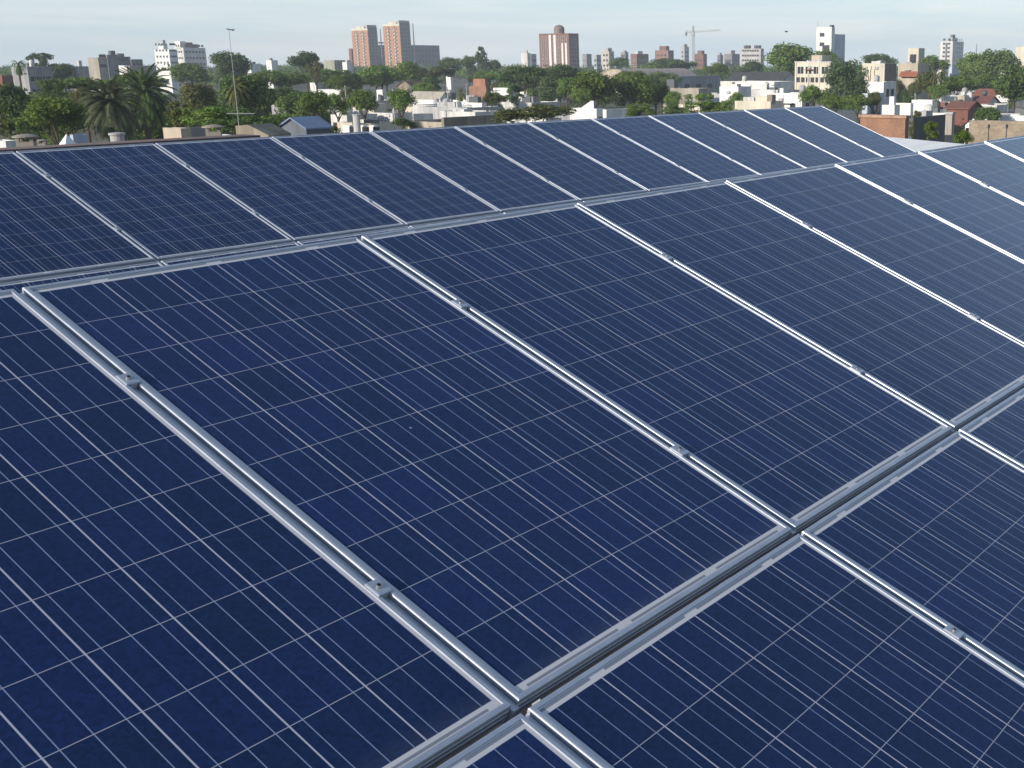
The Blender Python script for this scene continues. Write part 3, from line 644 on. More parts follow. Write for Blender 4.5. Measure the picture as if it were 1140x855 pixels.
LB = lambda a, b_, z, m=LGREY: (a, b_, 0.2, 0.7, 0, z, 'lift_house', m)
midrise('pale grey twin topped apartment block under the end of the crane jib', 824, 847, 850.5, 54, 850, wallmat((0.5, 0.48, 0.46)), 7, 1,
        ((0.1, 0.8, 0.60, 0.68, 0, 2.6, 'lift_house', DGREY), (0.1, 0.8, 0.74, 0.84, 0, 2.6, 'lift_house', DGREY), (0.1, 0.8, 0.10, 0.18, 0, 2.6, 'lift_house', DGREY), (0.1, 0.8, 0.24, 0.34, 0, 2.6, 'lift_house', DGREY)))
midrise('dark grey block with one lift house, beside the pale twin topped block', 806, 815, 823.5, 60, 900, wallmat((0.24, 0.23, 0.25)), 3, 3, (LB(.1, .6, 3.0),))
midrise('narrow dark grey block, smallest on the skyline left of the twin topped block', 798.5, 802, 805, 61, 930, wallmat((0.2, 0.2, 0.22)), 1, 1, (LB(.1, .7, 2.0),))
midrise('red brick block with a stepped top standing under the crane', 773, 783, 787, 60, 880, BRICKR, 3, 1, (LB(.1, .8, 2.8, BRICKR),))
midrise('slim pale tower with a rounded top, left of the crane mast', 757.5, 762, 767, 52, 1000, LGREY, 1, 2, (LB(.1, .8, 2.4),))
midrise('red brick apartment block with a cream stair tower, on the skyline left of the crane', 729, 744, 750, 56, 820, brickmat((0.36, 0.15, 0.11)), 3, 1, (LB(.1, .7, 3.2, BRICKR),))
midrise('brown and white striped apartment block with an aerial, right of the pale stepped block', 702, 709, 722, 60, 780, BRICKR, 2, 4, (LB(.2, .6, 2.2, WHITE2),), fm=WFRAME)
midrise('beige stepped block with three roof turrets, right of the dark brick tower', 670, 678, 683.5, 57, 800, wallmat((0.54, 0.50, 0.44)), 2, 1, (LB(.1, .3, 2.4), LB(.4, .6, 2.8), LB(.7, .9, 2.4)))
midrise('low grey block half hidden by trees, second right of the dark brick tower', 661, 664, 669, 61, 850, LGREY, 1, 2)
midrise('grey block with pale balconies, first right of the dark brick tower', 648, 653, 658.5, 60, 900, GREY, 2, 2, fm=WFRAME)
midrise('pale stub block showing between trees and the brown striped block', 691, 696, 699.5, 58, 900, GREY, 2, 1, (LB(.1, .8, 1.6),))
midrise('small white block with a chimney, left of the dark brick tower', 580, 587, 590.5, 59, 780, WHITE2, 0, 0, (LB(.3, .6, 2.0),))
midrise('small grey block joined to the white chimney block', 589, 591, 597, 60, 790, LGREY, 0, 2)
# grey concrete cluster on the left
b, ws, wf, h = B('concrete_block', 'unpainted concrete block with one pale sunlit wall, left end of the grey cluster', 97, 109, 119, 64, 420, CONC, side=(2, 2, 1.2, 1.0, 9, 3.2, DFRAME, False))
B('concrete_block', 'grey concrete block with a water tank on top, middle of the grey cluster', 113, 119, 131, 61, 435, wallmat((0.27, 0.26, 0.28)), boxes=((0.45, 0.85, 0.1, 0.6, 0, 1.9, 'water_tank', TANKM),))
B('concrete_block', 'dark grey concrete block with a stepped top, right of the water tank block', 126, 131, 145, 63, 450, wallmat((0.20, 0.20, 0.22)), boxes=((0.1, 0.6, 0.2, 0.8, 0, 1.6, 'stair_house', GREY),), side=(3, 2, 1.2, 1.0, 8, 3.2, DFRAME, False))
B('concrete_block', 'lowest dark concrete block with window gaps, right end of the grey cluster', 143, 146, 158.5, 66, 440, wallmat((0.22, 0.22, 0.23)), side=(3, 1, 1.6, 1.4, 9.0, 3, LGREY, False))
B('white_house', 'small bright white wall in front of the grey concrete cluster', 132, 141, 143, 73, 360, WHITE, cat='house')
B('low_building', 'long low grey building right of the concrete cluster, behind flat topped tree', 140, 144, 173, 73, 400, wallmat((0.38, 0.34, 0.30)))
B('low_building', 'low grey building with a white roof tank, left of the concrete cluster', 79, 82, 99, 74, 460, GREY, boxes=((0.4, 0.6, 0.2, 0.8, 0, 2.6, 'roof_tank', WHITE2),))
B('grey_house', 'two storey grey house with one beige wall behind the thin palm', 12, 30, 57, 74, 300, GREY, cat='house', side=(3, 2, 2.2, 1.3, 3.2, 3.0, LGREY, True), par=0.4)
B('red_house', 'dark red house at the left picture edge, beside the thin palm', -14, 2, 14, 84, 280, REDW, cat='house')
B('beige_block', 'plain beige block cut by the right picture edge', 1131, 1158, 1180, 52, 600, CREAM)

# ------------------------------------------------------------------ crane
def crane():
    D = 900; base = at(772, 60, D); top = at(772, 37, D); s = D / F; root = empty('tower_crane', (base.x, base.y, 0), R(-18), label='tower crane with a long thin jib above the skyline', cat='crane')
    m = plain('crane_paint', (0.30, 0.30, 0.30), 0.6); z1 = top.z; r = 0.7
    def lattice(q, p0, p1, n, r, tr):
        p0, p1 = Vector(p0), Vector(p1); d = (p1 - p0).normalized(); a = d.orthogonal().normalized(); c = d.cross(a); off = [a * r + c * r, a * -r + c * r, a * -r - c * r, a * r - c * r]
        for o in off: q.tube(p0 + o, p1 + o, tr, n=4)
        for k in range(n):
            u0, u1 = p0.lerp(p1, k / n), p0.lerp(p1, (k + 1) / n)
            for j in range(4): q.tube(u0 + off[j], u1 + off[(j + 1) % 4], tr * .6, n=3, cap=False)
    q = MB(); lattice(q, (0, 0, 0), (0, 0, z1), 24, r, 0.13); q.build('mast', m, root)
    q = MB(); lattice(q, (0, 0, z1 + 1), (31 * s, 0, z1 + 2.0), 20, 0.45, 0.08); q.build('jib', m, root)
    q = MB(); lattice(q, (0, 0, z1 + 1), (-9 * s, 0, z1 + 1), 5, 0.6, 0.14); q.build('counter_jib', m, root)
    MB().box(-9 * s, -7.5 * s, -0.9, 0.9, z1 - 1.8, z1 + 0.6).build('counterweight', GREY, root)
    q = MB(); lattice(q, (0, 0, z1 + 1), (0, 0, z1 + 5), 3, 0.5, 0.16); q.tube((0, 0, z1 + 5), (20 * s, 0, z1 + 2.6), 0.07, n=4).tube((0, 0, z1 + 5), (-8 * s, 0, z1 + 1.6), 0.07, n=4); q.build('apex', m, root)
    MB().box(-1.2, 1.2, -1.8, -0.6, z1 - 1.5, z1 + 0.8).build('cab', m, root)
crane()
def bird():
    P = at(875.5, 35.3, 130); t = empty('bird', P, 0.5, label='dark bird in flight left of the white slab tower', cat='bird')
    q = MB(); pr = [(0.005, -.20), (0.05, -.10), (0.06, 0.0), (0.045, .10), (0.03, .15), (0.002, .20)]
    q.lathe(pr, 8); q.v = [(z, y, x) for x, y, z in q.v]
    for sg in (-1, 1):
        b = len(q.v); q.v += [(-.08, 0, .02), (.06, 0, .02), (.02, sg * .22, .10), (-.07, sg * .22, .10), (-.12, sg * .45, .04)]
        q.f += [[b, b + 1, b + 2, b + 3], [b + 3, b + 2, b + 4]]; q.i += [0, 0]
    b = len(q.v); q.v += [(-.19, 0, 0), (-.32, .05, 0), (-.32, -.05, 0)]; q.f.append([b, b + 1, b + 2]); q.i.append(0)
    q.build('body', plain('dark_plumage', (0.03, 0.03, 0.03), 0.8), t)
bird()

# ------------------------------------------------------------------ houses, halls and sheds in the middle distance
b, ws, wf, h = B('cream_building', 'cream two storey building with a penthouse, left of the dense dark tree', 885, 925, 948, 69.5, 300, CREAM, par=0.5, cap=WHITE2,
  front=[(7, 1, 1.0, 1.2, 6.0, 3, DFRAME, True, .03), (4, 1, 1.9, 1.9, 7.9, 3, WFRAME, True, .05)], side=(4, 2, 1.2, 1.3, 3.4, 3.4, DFRAME, True), boxes=((0.3, 0.7, 0.42, 0.72, 0, 2.2, 'penthouse', BEIGE),))
for fy in (0.02, .30, .60, .95): MB().box(-0.12, -0.004, wf * fy, wf * fy + 0.35, 0, h).build('pilaster', CREAM, b)
gable('warehouse', 'wide warehouse with a dark slate roof and white walls, left of the cream building', 806, 868, 892, 93, 81, 330, WHITE2, DARKR, 'y', cat='warehouse')
B('white_workshop', 'long white workshop with a flat roof in front of the slate roofed warehouse', 802, 862, 884, 91, 290, WHITE, cat='workshop', front=(6, 1, 1.4, 1.0, 3.2, 3, DFRAME, False), side=(2, 1, 1.4, 1.2, 3.2, 3, DFRAME, True))
B('white_house', 'white house with a shaded blue side and a dark doorway below the workshop', 801, 822, 836, 96.5, 250, WHITE, cat='house', side=(1, 1, 1.4, 1.8, 1.2, 3, DFRAME, True), boxes=((.2, .5, .2, .5, 0, 1.0, 'chimney', WHITE2),))
B('white_house', 'white house with two small windows, directly left of the leafy street trees', 860, 893, 912, 104, 215, WHITE, cat='house', front=(2, 1, 1.1, .9, 3.0, 3, DFRAME, True), side=(2, 1, 1.2, 1.4, 2.6, 3, DFRAME, True), boxes=((.2, .4, .75, .88, 0, 1.3, 'chimney', WHITE),))
B('white_house', 'low cream house with a terrace wall, just over the far array near its end', 818, 858, 872, 113, 195, CREAM, cat='house', front=(5, 1, 1.0, 0.9, 2.6, 3, DFRAME, True), boxes=((.1, .4, .0, .14, 0, 1.5, 'chimney', STONE), (.1, .5, .5, .8, 0, 1.1, 'roof_room', WHITE2)))
B('white_house', 'white house with a dark carport, between workshop and terrace wall house', 836, 866, 880, 100, 240, WHITE2, cat='house', front=(3, 1, 2.0, 1.6, 2.2, 3, DFRAME, True), boxes=((.3, .6, .3, .5, 0, .9, 'water_tank', TANKM),))
# barrel roofed hall
def barrel(lab, x0, xm, x1, yeave, ytop, D, wm, rm, along='y'):
    b, ws, wf, h = B('barrel_roofed_hall', lab, x0, xm, x1, yeave, D, wm, cat='hall', par=0.05)
    rise = (yeave - ytop) * D / 1443; n = 14; r = MB(); W_, L_ = (ws, wf) if along == 'y' else (wf, ws); v = []
    for e in (-0.3, L_ + 0.3):
        for dz in (0.05, 0.25):
            for k in range(n + 1):
                t = k / n; x = t * W_; z = h + rise * (1 - (2 * t - 1) ** 2) + dz; v.append((x, e, z) if along == 'y' else (e, x, z))
    r.v = v; m_ = n + 1
    for k in range(n):
        r.f += [[m_ + k, m_ + k + 1, 3 * m_ + k + 1, 3 * m_ + k], [k + 1, k, 2 * m_ + k, 2 * m_ + k + 1], [k, k + 1, m_ + k + 1, m_ + k], [2 * m_ + k + 1, 2 * m_ + k, 3 * m_ + k, 3 * m_ + k + 1]]; r.i += [0] * 4
    r.build('roof', rm, b)
    pts = [((k / n) * W_, h + rise * (1 - (2 * k / n - 1) ** 2)) for k in range(n + 1)]
    for yy in (0.0, L_):
        MB().poly([(x, yy, z) if along == 'y' else (yy, x, z) for x, z in pts]).build('end_wall', wm, b)
    return b
barrel('large hall with a pale pinkish barrel roof behind the light green tree', 664, 702, 776, 87, 77.5, 430, BEIGE, PINKR, 'x')
B('grey_shed', 'long low shed with blue grey walls right of the barrel roofed hall', 744, 752, 802, 86, 360, wallmat((0.36, 0.38, 0.42)), cat='shed', roofm=GBLUE, par=0.1, side=(3, 1, 2.4, 1.5, 3.0, 3, DFRAME, True), cap=GBLUE)
B('beige_hall', 'blank beige hall wall with a dark water tank on its roof', 738, 778, 792, 98.5, 265, CONC, cat='hall', boxes=((0.1, 0.4, 0.72, 0.93, 0, 2.3, 'water_tank', TANKM),))
b, ws, wf, h = B('white_house', 'white house with a sloping stair parapet beside the light green tree', 634, 664, 673, 121, 165, WHITE, cat='house', side=(1, 1, 1.0, 1.6, 2.2, 3, DFRAME, True))
MB().poly([(0.02, wf * .1, h - .02), (0.02, wf * .6, h - .02), (0.02, wf * .2, h + 1.0), (0.02, wf * .1, h + 1.0)]).poly([(0.3, wf * .1, h + 1.0), (0.3, wf * .2, h + 1.0), (0.3, wf * .6, h - .02), (0.3, wf * .1, h - .02)]).poly([(0.02, wf * .2, h + 1), (0.02, wf * .6, h), (0.3, wf * .6, h), (0.3, wf * .2, h + 1)]).poly([(0.02, wf * .1, h + 1), (0.02, wf * .2, h + 1), (0.3, wf * .2, h + 1), (0.3, wf * .1, h + 1)]).build('stair_parapet', WHITE, b)
B('white_house', 'low white box house with a shaded front, right of the stair parapet house', 671, 675, 700, 122, 160, WHITE, cat='house', side=(1, 1, 1.2, 1.6, 1.5, 3, DFRAME, True))
gable('white_house', 'white house with a shallow beige roof and two windows, right of the round street trees', 457, 490, 500, 109, 103, 230, WHITE, roofmat((0.42, 0.38, 0.31), 2.0, .8), 'y', front=(2, 1, 1.0, 1.0, 1.6, 3, DFRAME, True), side=(1, 1, 1.6, 1.6, 1.4, 3, DFRAME, True))
gable('brick_house', 'beige gabled house with a brown roof below the tree belt', 443, 458, 483, 96, 90, 330, STONE, roofmat((0.16, 0.10, 0.075), 2.0, .85), 'x', side=(3, 1, 1.2, 1.2, 2.5, 3, DFRAME, True))
B('orange_house', 'red brick house with an orange upper wall beside small palms', 522, 541, 546, 96, 300, BRICKO, cat='house', boxes=((.05, .6, .05, .75, 0, 2.2, 'upper_room', ORANGE),))
B('white_house', 'white roofed house in the tree belt above the orange wall', 530, 548, 556, 84, 400, WHITE, cat='house', boxes=((.1, .9, .1, .5, 0, 1.0, 'roof_room', LGREY),), front=(3, 1, 1.4, 1.2, 3, 3, DFRAME, True))
B('white_house', 'long white house with three dark windows behind the two round street trees', 354, 386, 396, 100, 280, WHITE, cat='house', front=(3, 1, 1.5, 1.4, 2.0, 3, DFRAME, True), side=(2, 1, 1.2, 1.3, 2.0, 3, DFRAME, True))
B('white_house', 'tall narrow white house between the two round street trees', 419, 425.5, 430, 100, 255, WHITE, cat='house', front=(1, 1, .9, 1.0, 3.4, 3, DFRAME, True))
B('white_house', 'white house with a dark shopfront in front of the small palms', 504, 536, 546, 112, 225, WHITE, cat='house', front=(4, 1, 1.6, 1.3, 1.2, 3, DFRAME, True))
B('white_house', 'white house behind the yucca plants', 549, 566, 572, 98, 275, WHITE, cat='house', front=(2, 1, 1.2, 1.1, 2.2, 3, DFRAME, True))
B('yellow_house', 'small pale yellow house showing among the dark trees', 600, 609, 612, 91, 310, wallmat((0.55, 0.50, 0.26)), cat='house')
B('white_house', 'white wall showing between dark trees and the light green tree', 588, 594, 597, 106, 260, WHITE, cat='house')
B('flat_roofed_house', 'wide flat roofed house with a pale grey roof behind the brown concrete wall', 466, 520, 556, 120, 185, LGREY, cat='house', roofm=wallmat((0.5, 0.5, 0.5), .8, .4), par=0.25, boxes=((.3, .4, .4, .55, 0, .9, 'roof_hatch', WHITE), (.6, .7, .1, .3, 0, .7, 'water_tank', WHITE)))
B('white_house', 'white box house with one window beside the small bush', 460, 471, 482, 127, 165, WHITE, cat='house', side=(1, 1, 1.0, 1.0, 1.8, 3, DFRAME, True))
B('concrete_wall', 'long brown concrete wall just over the edge of the far array', 491, 494, 556, 131, 125, wallmat((0.27, 0.23, 0.18), .95, .35), cat='wall', par=0.05)
B('flat_roofed_house', 'low flat house with a white parapet left of the small bush', 416, 437, 459, 126, 175, WHITE2, cat='house', par=.3, roofm=wallmat((0.42, 0.42, 0.43)))
B('flat_roofed_house', 'low pale house with a ragged parapet left of the vent cylinder', 368, 386, 420, 128, 170, WHITE2, cat='house', par=.3, front=(2, 1, 1.2, 1.0, 1.8, 3, DFRAME, True), boxes=((.1, .25, .5, .8, 0, 1.2, 'chimney', WHITE),))
for i, (a, bb, c, lab) in enumerate(((381, 389, 395.5, 'left one of three small white sheds with dark openings'), (398, 404, 409, 'middle one of three small white sheds with dark openings'), (411, 416, 421, 'right one of three small white sheds with dark openings'))):
    B('white_shed', lab, a, bb, c, 139.5, 130, WHITE, cat='shed', side=(1, 1, .9, .7, 3.6, 3, DFRAME, False), par=.15, group='small white sheds behind the far array')
b, ws, wf, h = gable('corrugated_shed', 'shed with a blue corrugated gable roof just behind the far array', 312, 341, 367, 143, 132.5, 100, wallmat((0.12, 0.14, 0.17)), BLUER, 'x', cat='shed', over=0.25)
B('grey_shed', 'small grey shed under the dark trees, its roof sagging', 302, 318, 340, 117, 175, wallmat((0.33, 0.32, 0.34)), cat='shed', par=.1, side=(2, 1, 1.6, 1.2, 3, 3, DFRAME, False))
B('white_house', 'white bits of a house among bare branches right of the bare tree', 345, 352, 366, 92, 300, WHITE2, cat='house')
B('white_house', 'white gable end of a distant house, left of the dark round tree beside bare branches', 296, 302, 309, 67, 520, WHITE, cat='house', boxes=((.2, .4, .2, .5, 0, 1.3, 'chimney', DGREY),))
B('white_house', 'distant white house with a water tank, next to the tree behind the mast', 274, 279, 290, 71, 480, WHITE, cat='house', boxes=((.3, .6, .2, .6, 0, 1.2, 'water_tank', DGREY),))
B('white_house', 'white terrace house below the white apartment block', 176, 190, 198, 79, 420, WHITE, cat='house', front=(2, 1, 1.4, 1.2, 4, 3, DFRAME, True))
B('beige_house', 'greenish beige low house left of the brick towers', 360, 372, 390, 67, 620, wallmat((0.33, 0.34, 0.26)), cat='house')
B('white_house', 'little white house with a chimney at the foot of the brick towers', 381, 386, 392, 69, 560, WHITE, cat='house', boxes=((.2, .5, .2, .5, 0, 1.2, 'chimney', WHITE),))
B('white_house', 'white house front shining among the trees under the grey office slab', 496, 501, 504, 76, 450, WHITE, cat='house')
# right hand side
b, ws, wf, h = B('beige_building', 'beige building with dead creepers on its wall and a dark side', 960, 985, 998, 70.5, 300, CREAM, side=(1, 1, 1.2, 1.2, 5, 3, DFRAME, True), boxes=((.2, .7, .3, .7, 0, 1.0, 'roof_room', WHITE2),))
MB().box(0.01, ws, -0.06, -0.004, 0, h - .1).build('dark_side_sheet', wallmat((0.20, 0.16, 0.13)), b)  # thin dark brown sheet covering the side wall
rnd = random.Random(5); q = MB()
for fy in (.25, .55, .8):
    p = Vector((-.10, wf * fy, 0)); 
    for k in range(7): n_ = p + Vector((0, rnd.uniform(-.35, .35), h / 7.5)); q.tube(p, n_, .13 - k * .012, .12 - k * .012, 5); p = n_
q.build('creeper', BARK, b)
B('white_house', 'white two storey house with bluish shaded side and two windows, under the creeper wall', 966, 984, 998, 91, 230, WHITE, cat='house', side=(2, 1, 1.1, 1.4, 4.6, 3, DFRAME, True))
B('grey_house', 'shaded grey house with a tall dark doorway behind the orange brick wall', 960, 966, 984, 104, 205, BLUEW, cat='house', side=(2, 1, 1.2, 2.6, 2.2, 3, DFRAME, False))
b, ws, wf, h = B('beige_building', 'beige house with a terracotta tiled awning above its window', 1000, 1022, 1034, 70.5, 320, BEIGE, cat='house', front=(2, 1, 1.3, 1.6, 2.4, 3, DFRAME, True))
q = MB(); q.v = [(-1.2, -.3, h - 3.2), (0, -.3, h - 2.0), (0, wf * .85, h - 2.0), (-1.2, wf * .85, h - 3.2), (-1.2, -.3, h - 3.35), (0, -.3, h - 2.15), (0, wf * .85, h - 2.15), (-1.2, wf * .85, h - 3.35)]
q.f = [[0, 1, 2, 3], [7, 6, 5, 4], [0, 3, 7, 4], [0, 4, 5, 1], [3, 2, 6, 7]]; q.i = [0] * 5; q.build('awning', TILE, b)
b, ws, wf, h = B('white_house', 'white box house with a tall chimney stack above the orange brick wall', 982, 996, 1002, 117, 150, WHITE, cat='house', boxes=((.15, .5, .12, .50, 0, 1.5, 'chimney', WHITE),))
B('white_house', 'white box house with a blank front, right of the tall chimney', 997, 1014, 1017, 115, 158, WHITE, cat='house', par=.2)
B('white_house', 'low white house with a beige ground floor, right of the blank white box', 1015, 1038, 1044, 111.5, 185, WHITE, cat='house', front=(2, 1, 1.0, 1.1, 2.2, 3, DFRAME, True))
B('white_house', 'long white parapet house behind the red gabled roof', 1042, 1078, 1092, 107.5, 225, WHITE, cat='house', boxes=((.2, .4, .2, .3, 0, 1.3, 'chimney', WHITE),))
B('red_house', 'small house with a red brown roof wall beside the palm', 1038, 1052, 1056, 114, 190, RUST, cat='house')
gable('red_roofed_house', 'house with a red corrugated gable roof, centre of the right hand roofs', 1054, 1078, 1092, 121, 114, 165, REDW, RUST, 'y')
gable('red_roofed_house', 'house with a wide rust brown roof behind the red gable', 1070, 1100, 1112, 115, 108, 220, WHITE2, RUST, 'y')
gable('red_roofed_house', 'farthest red brown roof, patched with pale sheets, under the big trees', 1083, 1112, 1126, 107, 100, 275, WHITE, TILE, 'y')
B('white_house', 'white wall of a house between the red roofs and the tree at the picture edge', 1108, 1124, 1130, 106, 250, WHITE, cat='house')
B('white_house', 'long low white building at the right picture edge, above the stone wall', 1113, 1150, 1160, 129, 135, WHITE, cat='house', par=.15)
B('blue_roofed_shed', 'long shed with a pale blue roof below the far right tower', 1050, 1060, 1092, 73, 420, BLUEW, cat='shed', roofm=GBLUE, side=(4, 1, 1.6, 1.2, 3, 3, DFRAME, True))
B('white_house', 'low white house left of the pale blue shed', 1038, 1050, 1056, 75, 410, WHITE, cat='house')
B('white_house', 'little white house between the big trees at the right', 1112, 1120, 1124, 78, 420, WHITE, cat='house')
B('brick_wall', 'orange brick wall with a pale coping beyond the end of the far array', 958, 1008, 1012, 132, 95, BRICKO, cat='wall', par=.05, cap=wallmat((0.40, 0.26, 0.18)))
B('dark_wall', 'dark grey yard wall behind the two young trees', 1012, 1017, 1060, 131, 102, DGREY, cat='wall', par=.05)
B('stone_wall', 'pale brick yard wall with two thin posts, above the near array', 1079, 1150, 1156, 136, 80, STONE, cat='wall', par=.05)
fl, fr, nl, nr = at(976, 151.2, 42), at(1075, 160.5, 33), at(955, 215, 28), at(1105, 200, 25)
t = empty('white_roofed_building', (fr.x, fr.y, 0), 0, label='low building with a white sheet roof showing past the free end of the far array', cat='building'); o = Vector((fr.x, fr.y, 0))
q = MB(); P4 = [p - o for p in (nl, nr, fr, fl)]; q.v = [p - Vector((0, 0, .12)) for p in P4] + P4
for f in ((3, 2, 1, 0), (4, 5, 6, 7), (0, 1, 5, 4), (1, 2, 6, 5), (2, 3, 7, 6), (3, 0, 4, 7)): q.f.append(list(f)); q.i.append(0)
q.build('roof', WHITER, t); q = MB(); c = sum(P4, Vector()) / 4; In = [c + (p - c) * .96 for p in P4]
q.v = [Vector((p.x, p.y, 0)) for p in In] + [p - Vector((0, 0, .14)) for p in In]; q.f = [[0, 1, 5, 4], [1, 2, 6, 5], [2, 3, 7, 6], [3, 0, 4, 7]]; q.i = [0] * 4; q.build('wall', WHITE2, t)
b = empty('brick_pillar', (at(1058, 127, 100).x, 100, 0), GRID, label='pale brick gate pillar between two young trees', cat='pillar')
z = at(1058, 127, 100).z; MB().box(-.28, .28, -.28, .28, 0, z).build('shaft', wallmat((0.45, 0.40, 0.36)), b); MB().box(-.36, .36, -.36, .36, z + .004, z + .16).build('cap', LGREY, b)
for x, lab in ((1101, 'thin dark post with a bulky top, left one on the pale brick wall'), (1121, 'thin dark post with a bulky top, right one on the pale brick wall')):
    P = at(x, 138.5, 76); t = empty('lamp_post', (P.x, P.y, 0), 0, label=lab, cat='lamp post', group='posts on the pale brick wall')
    MB().tube((0, 0, 0), (0, 0, P.z - .25), .035, .03, 8).build('pole', plain('dark_post', (0.04, 0.04, 0.04), .7), t)
    MB().lathe([(.02, P.z - .26), (.06, P.z - .22), (.085, P.z - .05), (.04, P.z), (.01, P.z + .02)], 10).build('lamp_head', plain('dark_post', (0, 0, 0)), t)
def tent(lab, x0, x1, ytop, ybot, D, mat, name='tent'):
    a, c, m_ = at(x0, ybot, D), at(x1, ybot, D), at((x0 + x1) / 2, ytop, D); w = c.x - a.x; t = empty(name, (m_.x, D, 0), GRID, label=lab, cat='canopy')
    q = MB(); hz = a.z; s = w * .42
    q.v = [(-s, -s, hz), (s, -s, hz), (s, s, hz), (-s, s, hz), (0, 0, m_.z), (-s, -s, hz - .25), (s, -s, hz - .25), (s, s, hz - .25), (-s, s, hz - .25)]
    q.f = [[0, 1, 4], [1, 2, 4], [2, 3, 4], [3, 0, 4], [5, 6, 1, 0], [6, 7, 2, 1], [7, 8, 3, 2], [8, 5, 0, 3]]; q.i = [0] * 8; q.build('canopy_cloth', mat, t)
    for x in (-1, 1):
        for y in (-1, 1): MB().tube((x * s * .96, y * s * .96, 0), (x * s * .96, y * s * .96, hz), .05, n=6).build('pole', ALU_W, t)
CLOTH = plain('white_cloth', (0.78, 0.78, 0.76), .8)
tent('white pointed canopy at the left, beside a pale blue wall', 66, 82, 149, 161, 62, CLOTH)
tent('white pointed canopy behind the pale brick wall', 1076, 1092, 132, 139, 112, CLOTH)
tent('grey pointed canopy behind the pale brick wall, right of the white one', 1090, 1106, 132, 138, 118, plain('grey_cloth', (0.45, 0.45, 0.45), .8))
B('blue_walled_house', 'small house with a pale blue wall beside the white pointed canopy', 78, 81, 97, 150, 66, wallmat((0.42, 0.47, 0.58)), cat='house', par=.1)
B('white_house', 'low white roofed house at the left picture edge behind the chimneys', -12, 6, 22, 157, 58, WHITE2, cat='house', par=.1, roofm=WHITER)

# ------------------------------------------------------------------ roof clutter right behind the far array
NB = 8.0
ub2 = empty('low_building', tuple(UH * 16 + Vector((-UH.y, UH.x, 0)) * 16) , GRID, label='neighbouring flat roof that carries the chimneys behind the far array', cat='building')
MB().box(-26, 6, -3.0, 34, 0, NB - .2).build('wall', WHITE2, ub2); MB().box(-25.9, 5.9, -2.9, 33.9, NB - .195, NB).build('roof', wallmat((0.20, 0.095, 0.08), .9, .4), ub2)
def mushroom(lab, cx, ytop, w, D, tall=1.0, mat=CONC):
    P = at(cx, ytop, D); r = w * D / F / 2; t = empty('roof_chimney', (P.x, P.y, 0), 0.3, label=lab, cat='chimney', group='chimneys behind the far array'); zt = P.z
    q = MB(); s = r * .62; q.box(-s, s, -s, s, NB + .003, zt - r * .62); q.build('shaft', mat, t)
    q = MB()
    for x in (-1, 1):
        for y in (-1, 1): q.box(x * s * .8 - .03, x * s * .8 + .03, y * s * .8 - .03, y * s * .8 + .03, zt - r * .62 + .003, zt - r * .28)
    q.build('cap_post', mat, t)
    MB().lathe([(r * .98, zt - r * .28), (r, zt - r * .20), (r * .6, zt - r * .06), (r * .12, zt), (.001, zt)], 18).build('cap', mat, t)
mushroom('squat concrete chimney with a wide mushroom cap at the far left', 28, 149, 27, 22)
mushroom('smaller concrete chimney with a mushroom cap, right of the widest one', 46, 155, 13, 26)
mushroom('concrete chimney with a mushroom cap, right of the pale block wall', 237, 138.5, 24, 27)
def boxthing(name, lab, x0, xm, x1, ytop, D, mat, cat, h=None):
    return B(name, lab, x0, xm, x1, ytop, D, mat, cat=cat, par=0.02, roofm=mat)
boxthing('block_wall', 'pale sandy block wall end in front of the dark palm', 181, 201, 204, 143, 33, wallmat((0.50, 0.43, 0.34), .95, .3), 'wall')
boxthing('grey_wall', 'low grey rendered wall between the sandy block and the mushroom chimney', 203, 206, 232, 142.5, 36, GREY, 'wall')
P = at(130, 148, 30); t = empty('vent_pipe', (P.x, P.y, 0), 0, label='grey cylindrical vent under the big palm', cat='vent')
MB().lathe([(.16, NB + .003), (.16, P.z - .06), (.19, P.z - .05), (.19, P.z), (.02, P.z + .02)], 16).build('drum', LGREY, t)
P = at(396.5, 127.5, 120); t = empty('vent_pipe', (P.x, P.y, 0), 0, label='pale cylindrical roof vent with a cap, above the small white sheds', cat='vent')
MB().lathe([(.34, 0), (.34, P.z - .1), (.40, P.z - .08), (.40, P.z), (.02, P.z + .05)], 16).build('drum', WHITE2, t)
P = at(251, 145, 38); t = empty('plastic_drum', (P.x, P.y, P.z - .25), 0, label='small white drum lying on the roof right of the mushroom chimney', cat='drum')
q = MB().lathe([(.02, -.16), (.12, -.15), (.13, 0), (.12, .15), (.02, .16)], 14); q.v = [(z, y, x) for x, y, z in q.v]; q.build('drum_body', CLOTH, t)
# sloping concrete slab
a0, a1, a2 = at(262, 140, 40), at(276, 139, 40), at(299, 150.5, 40)
t = empty('concrete_ramp', (a0.x, a0.y, 0), 0, label='sloping lump of pale concrete right of the mushroom chimney', cat='slab')
q = MB(); pr = [(0, a0.z), (a1.x - a0.x, a1.z), (a2.x - a0.x, a2.z), (a2.x - a0.x, 0), (0, 0)]
q.v = [(x, 0, z) for x, z in pr] + [(x + .3, 1.2, z) for x, z in pr]; n = 5
q.f = [[4, 3, 2, 1, 0], [5, 6, 7, 8, 9]] + [[k, (k + 1) % n, n + (k + 1) % n, n + k] for k in range(n)]; q.i = [0] * len(q.f); q.build('slab_body', wallmat((0.36, 0.32, 0.24), .95, .45), t)
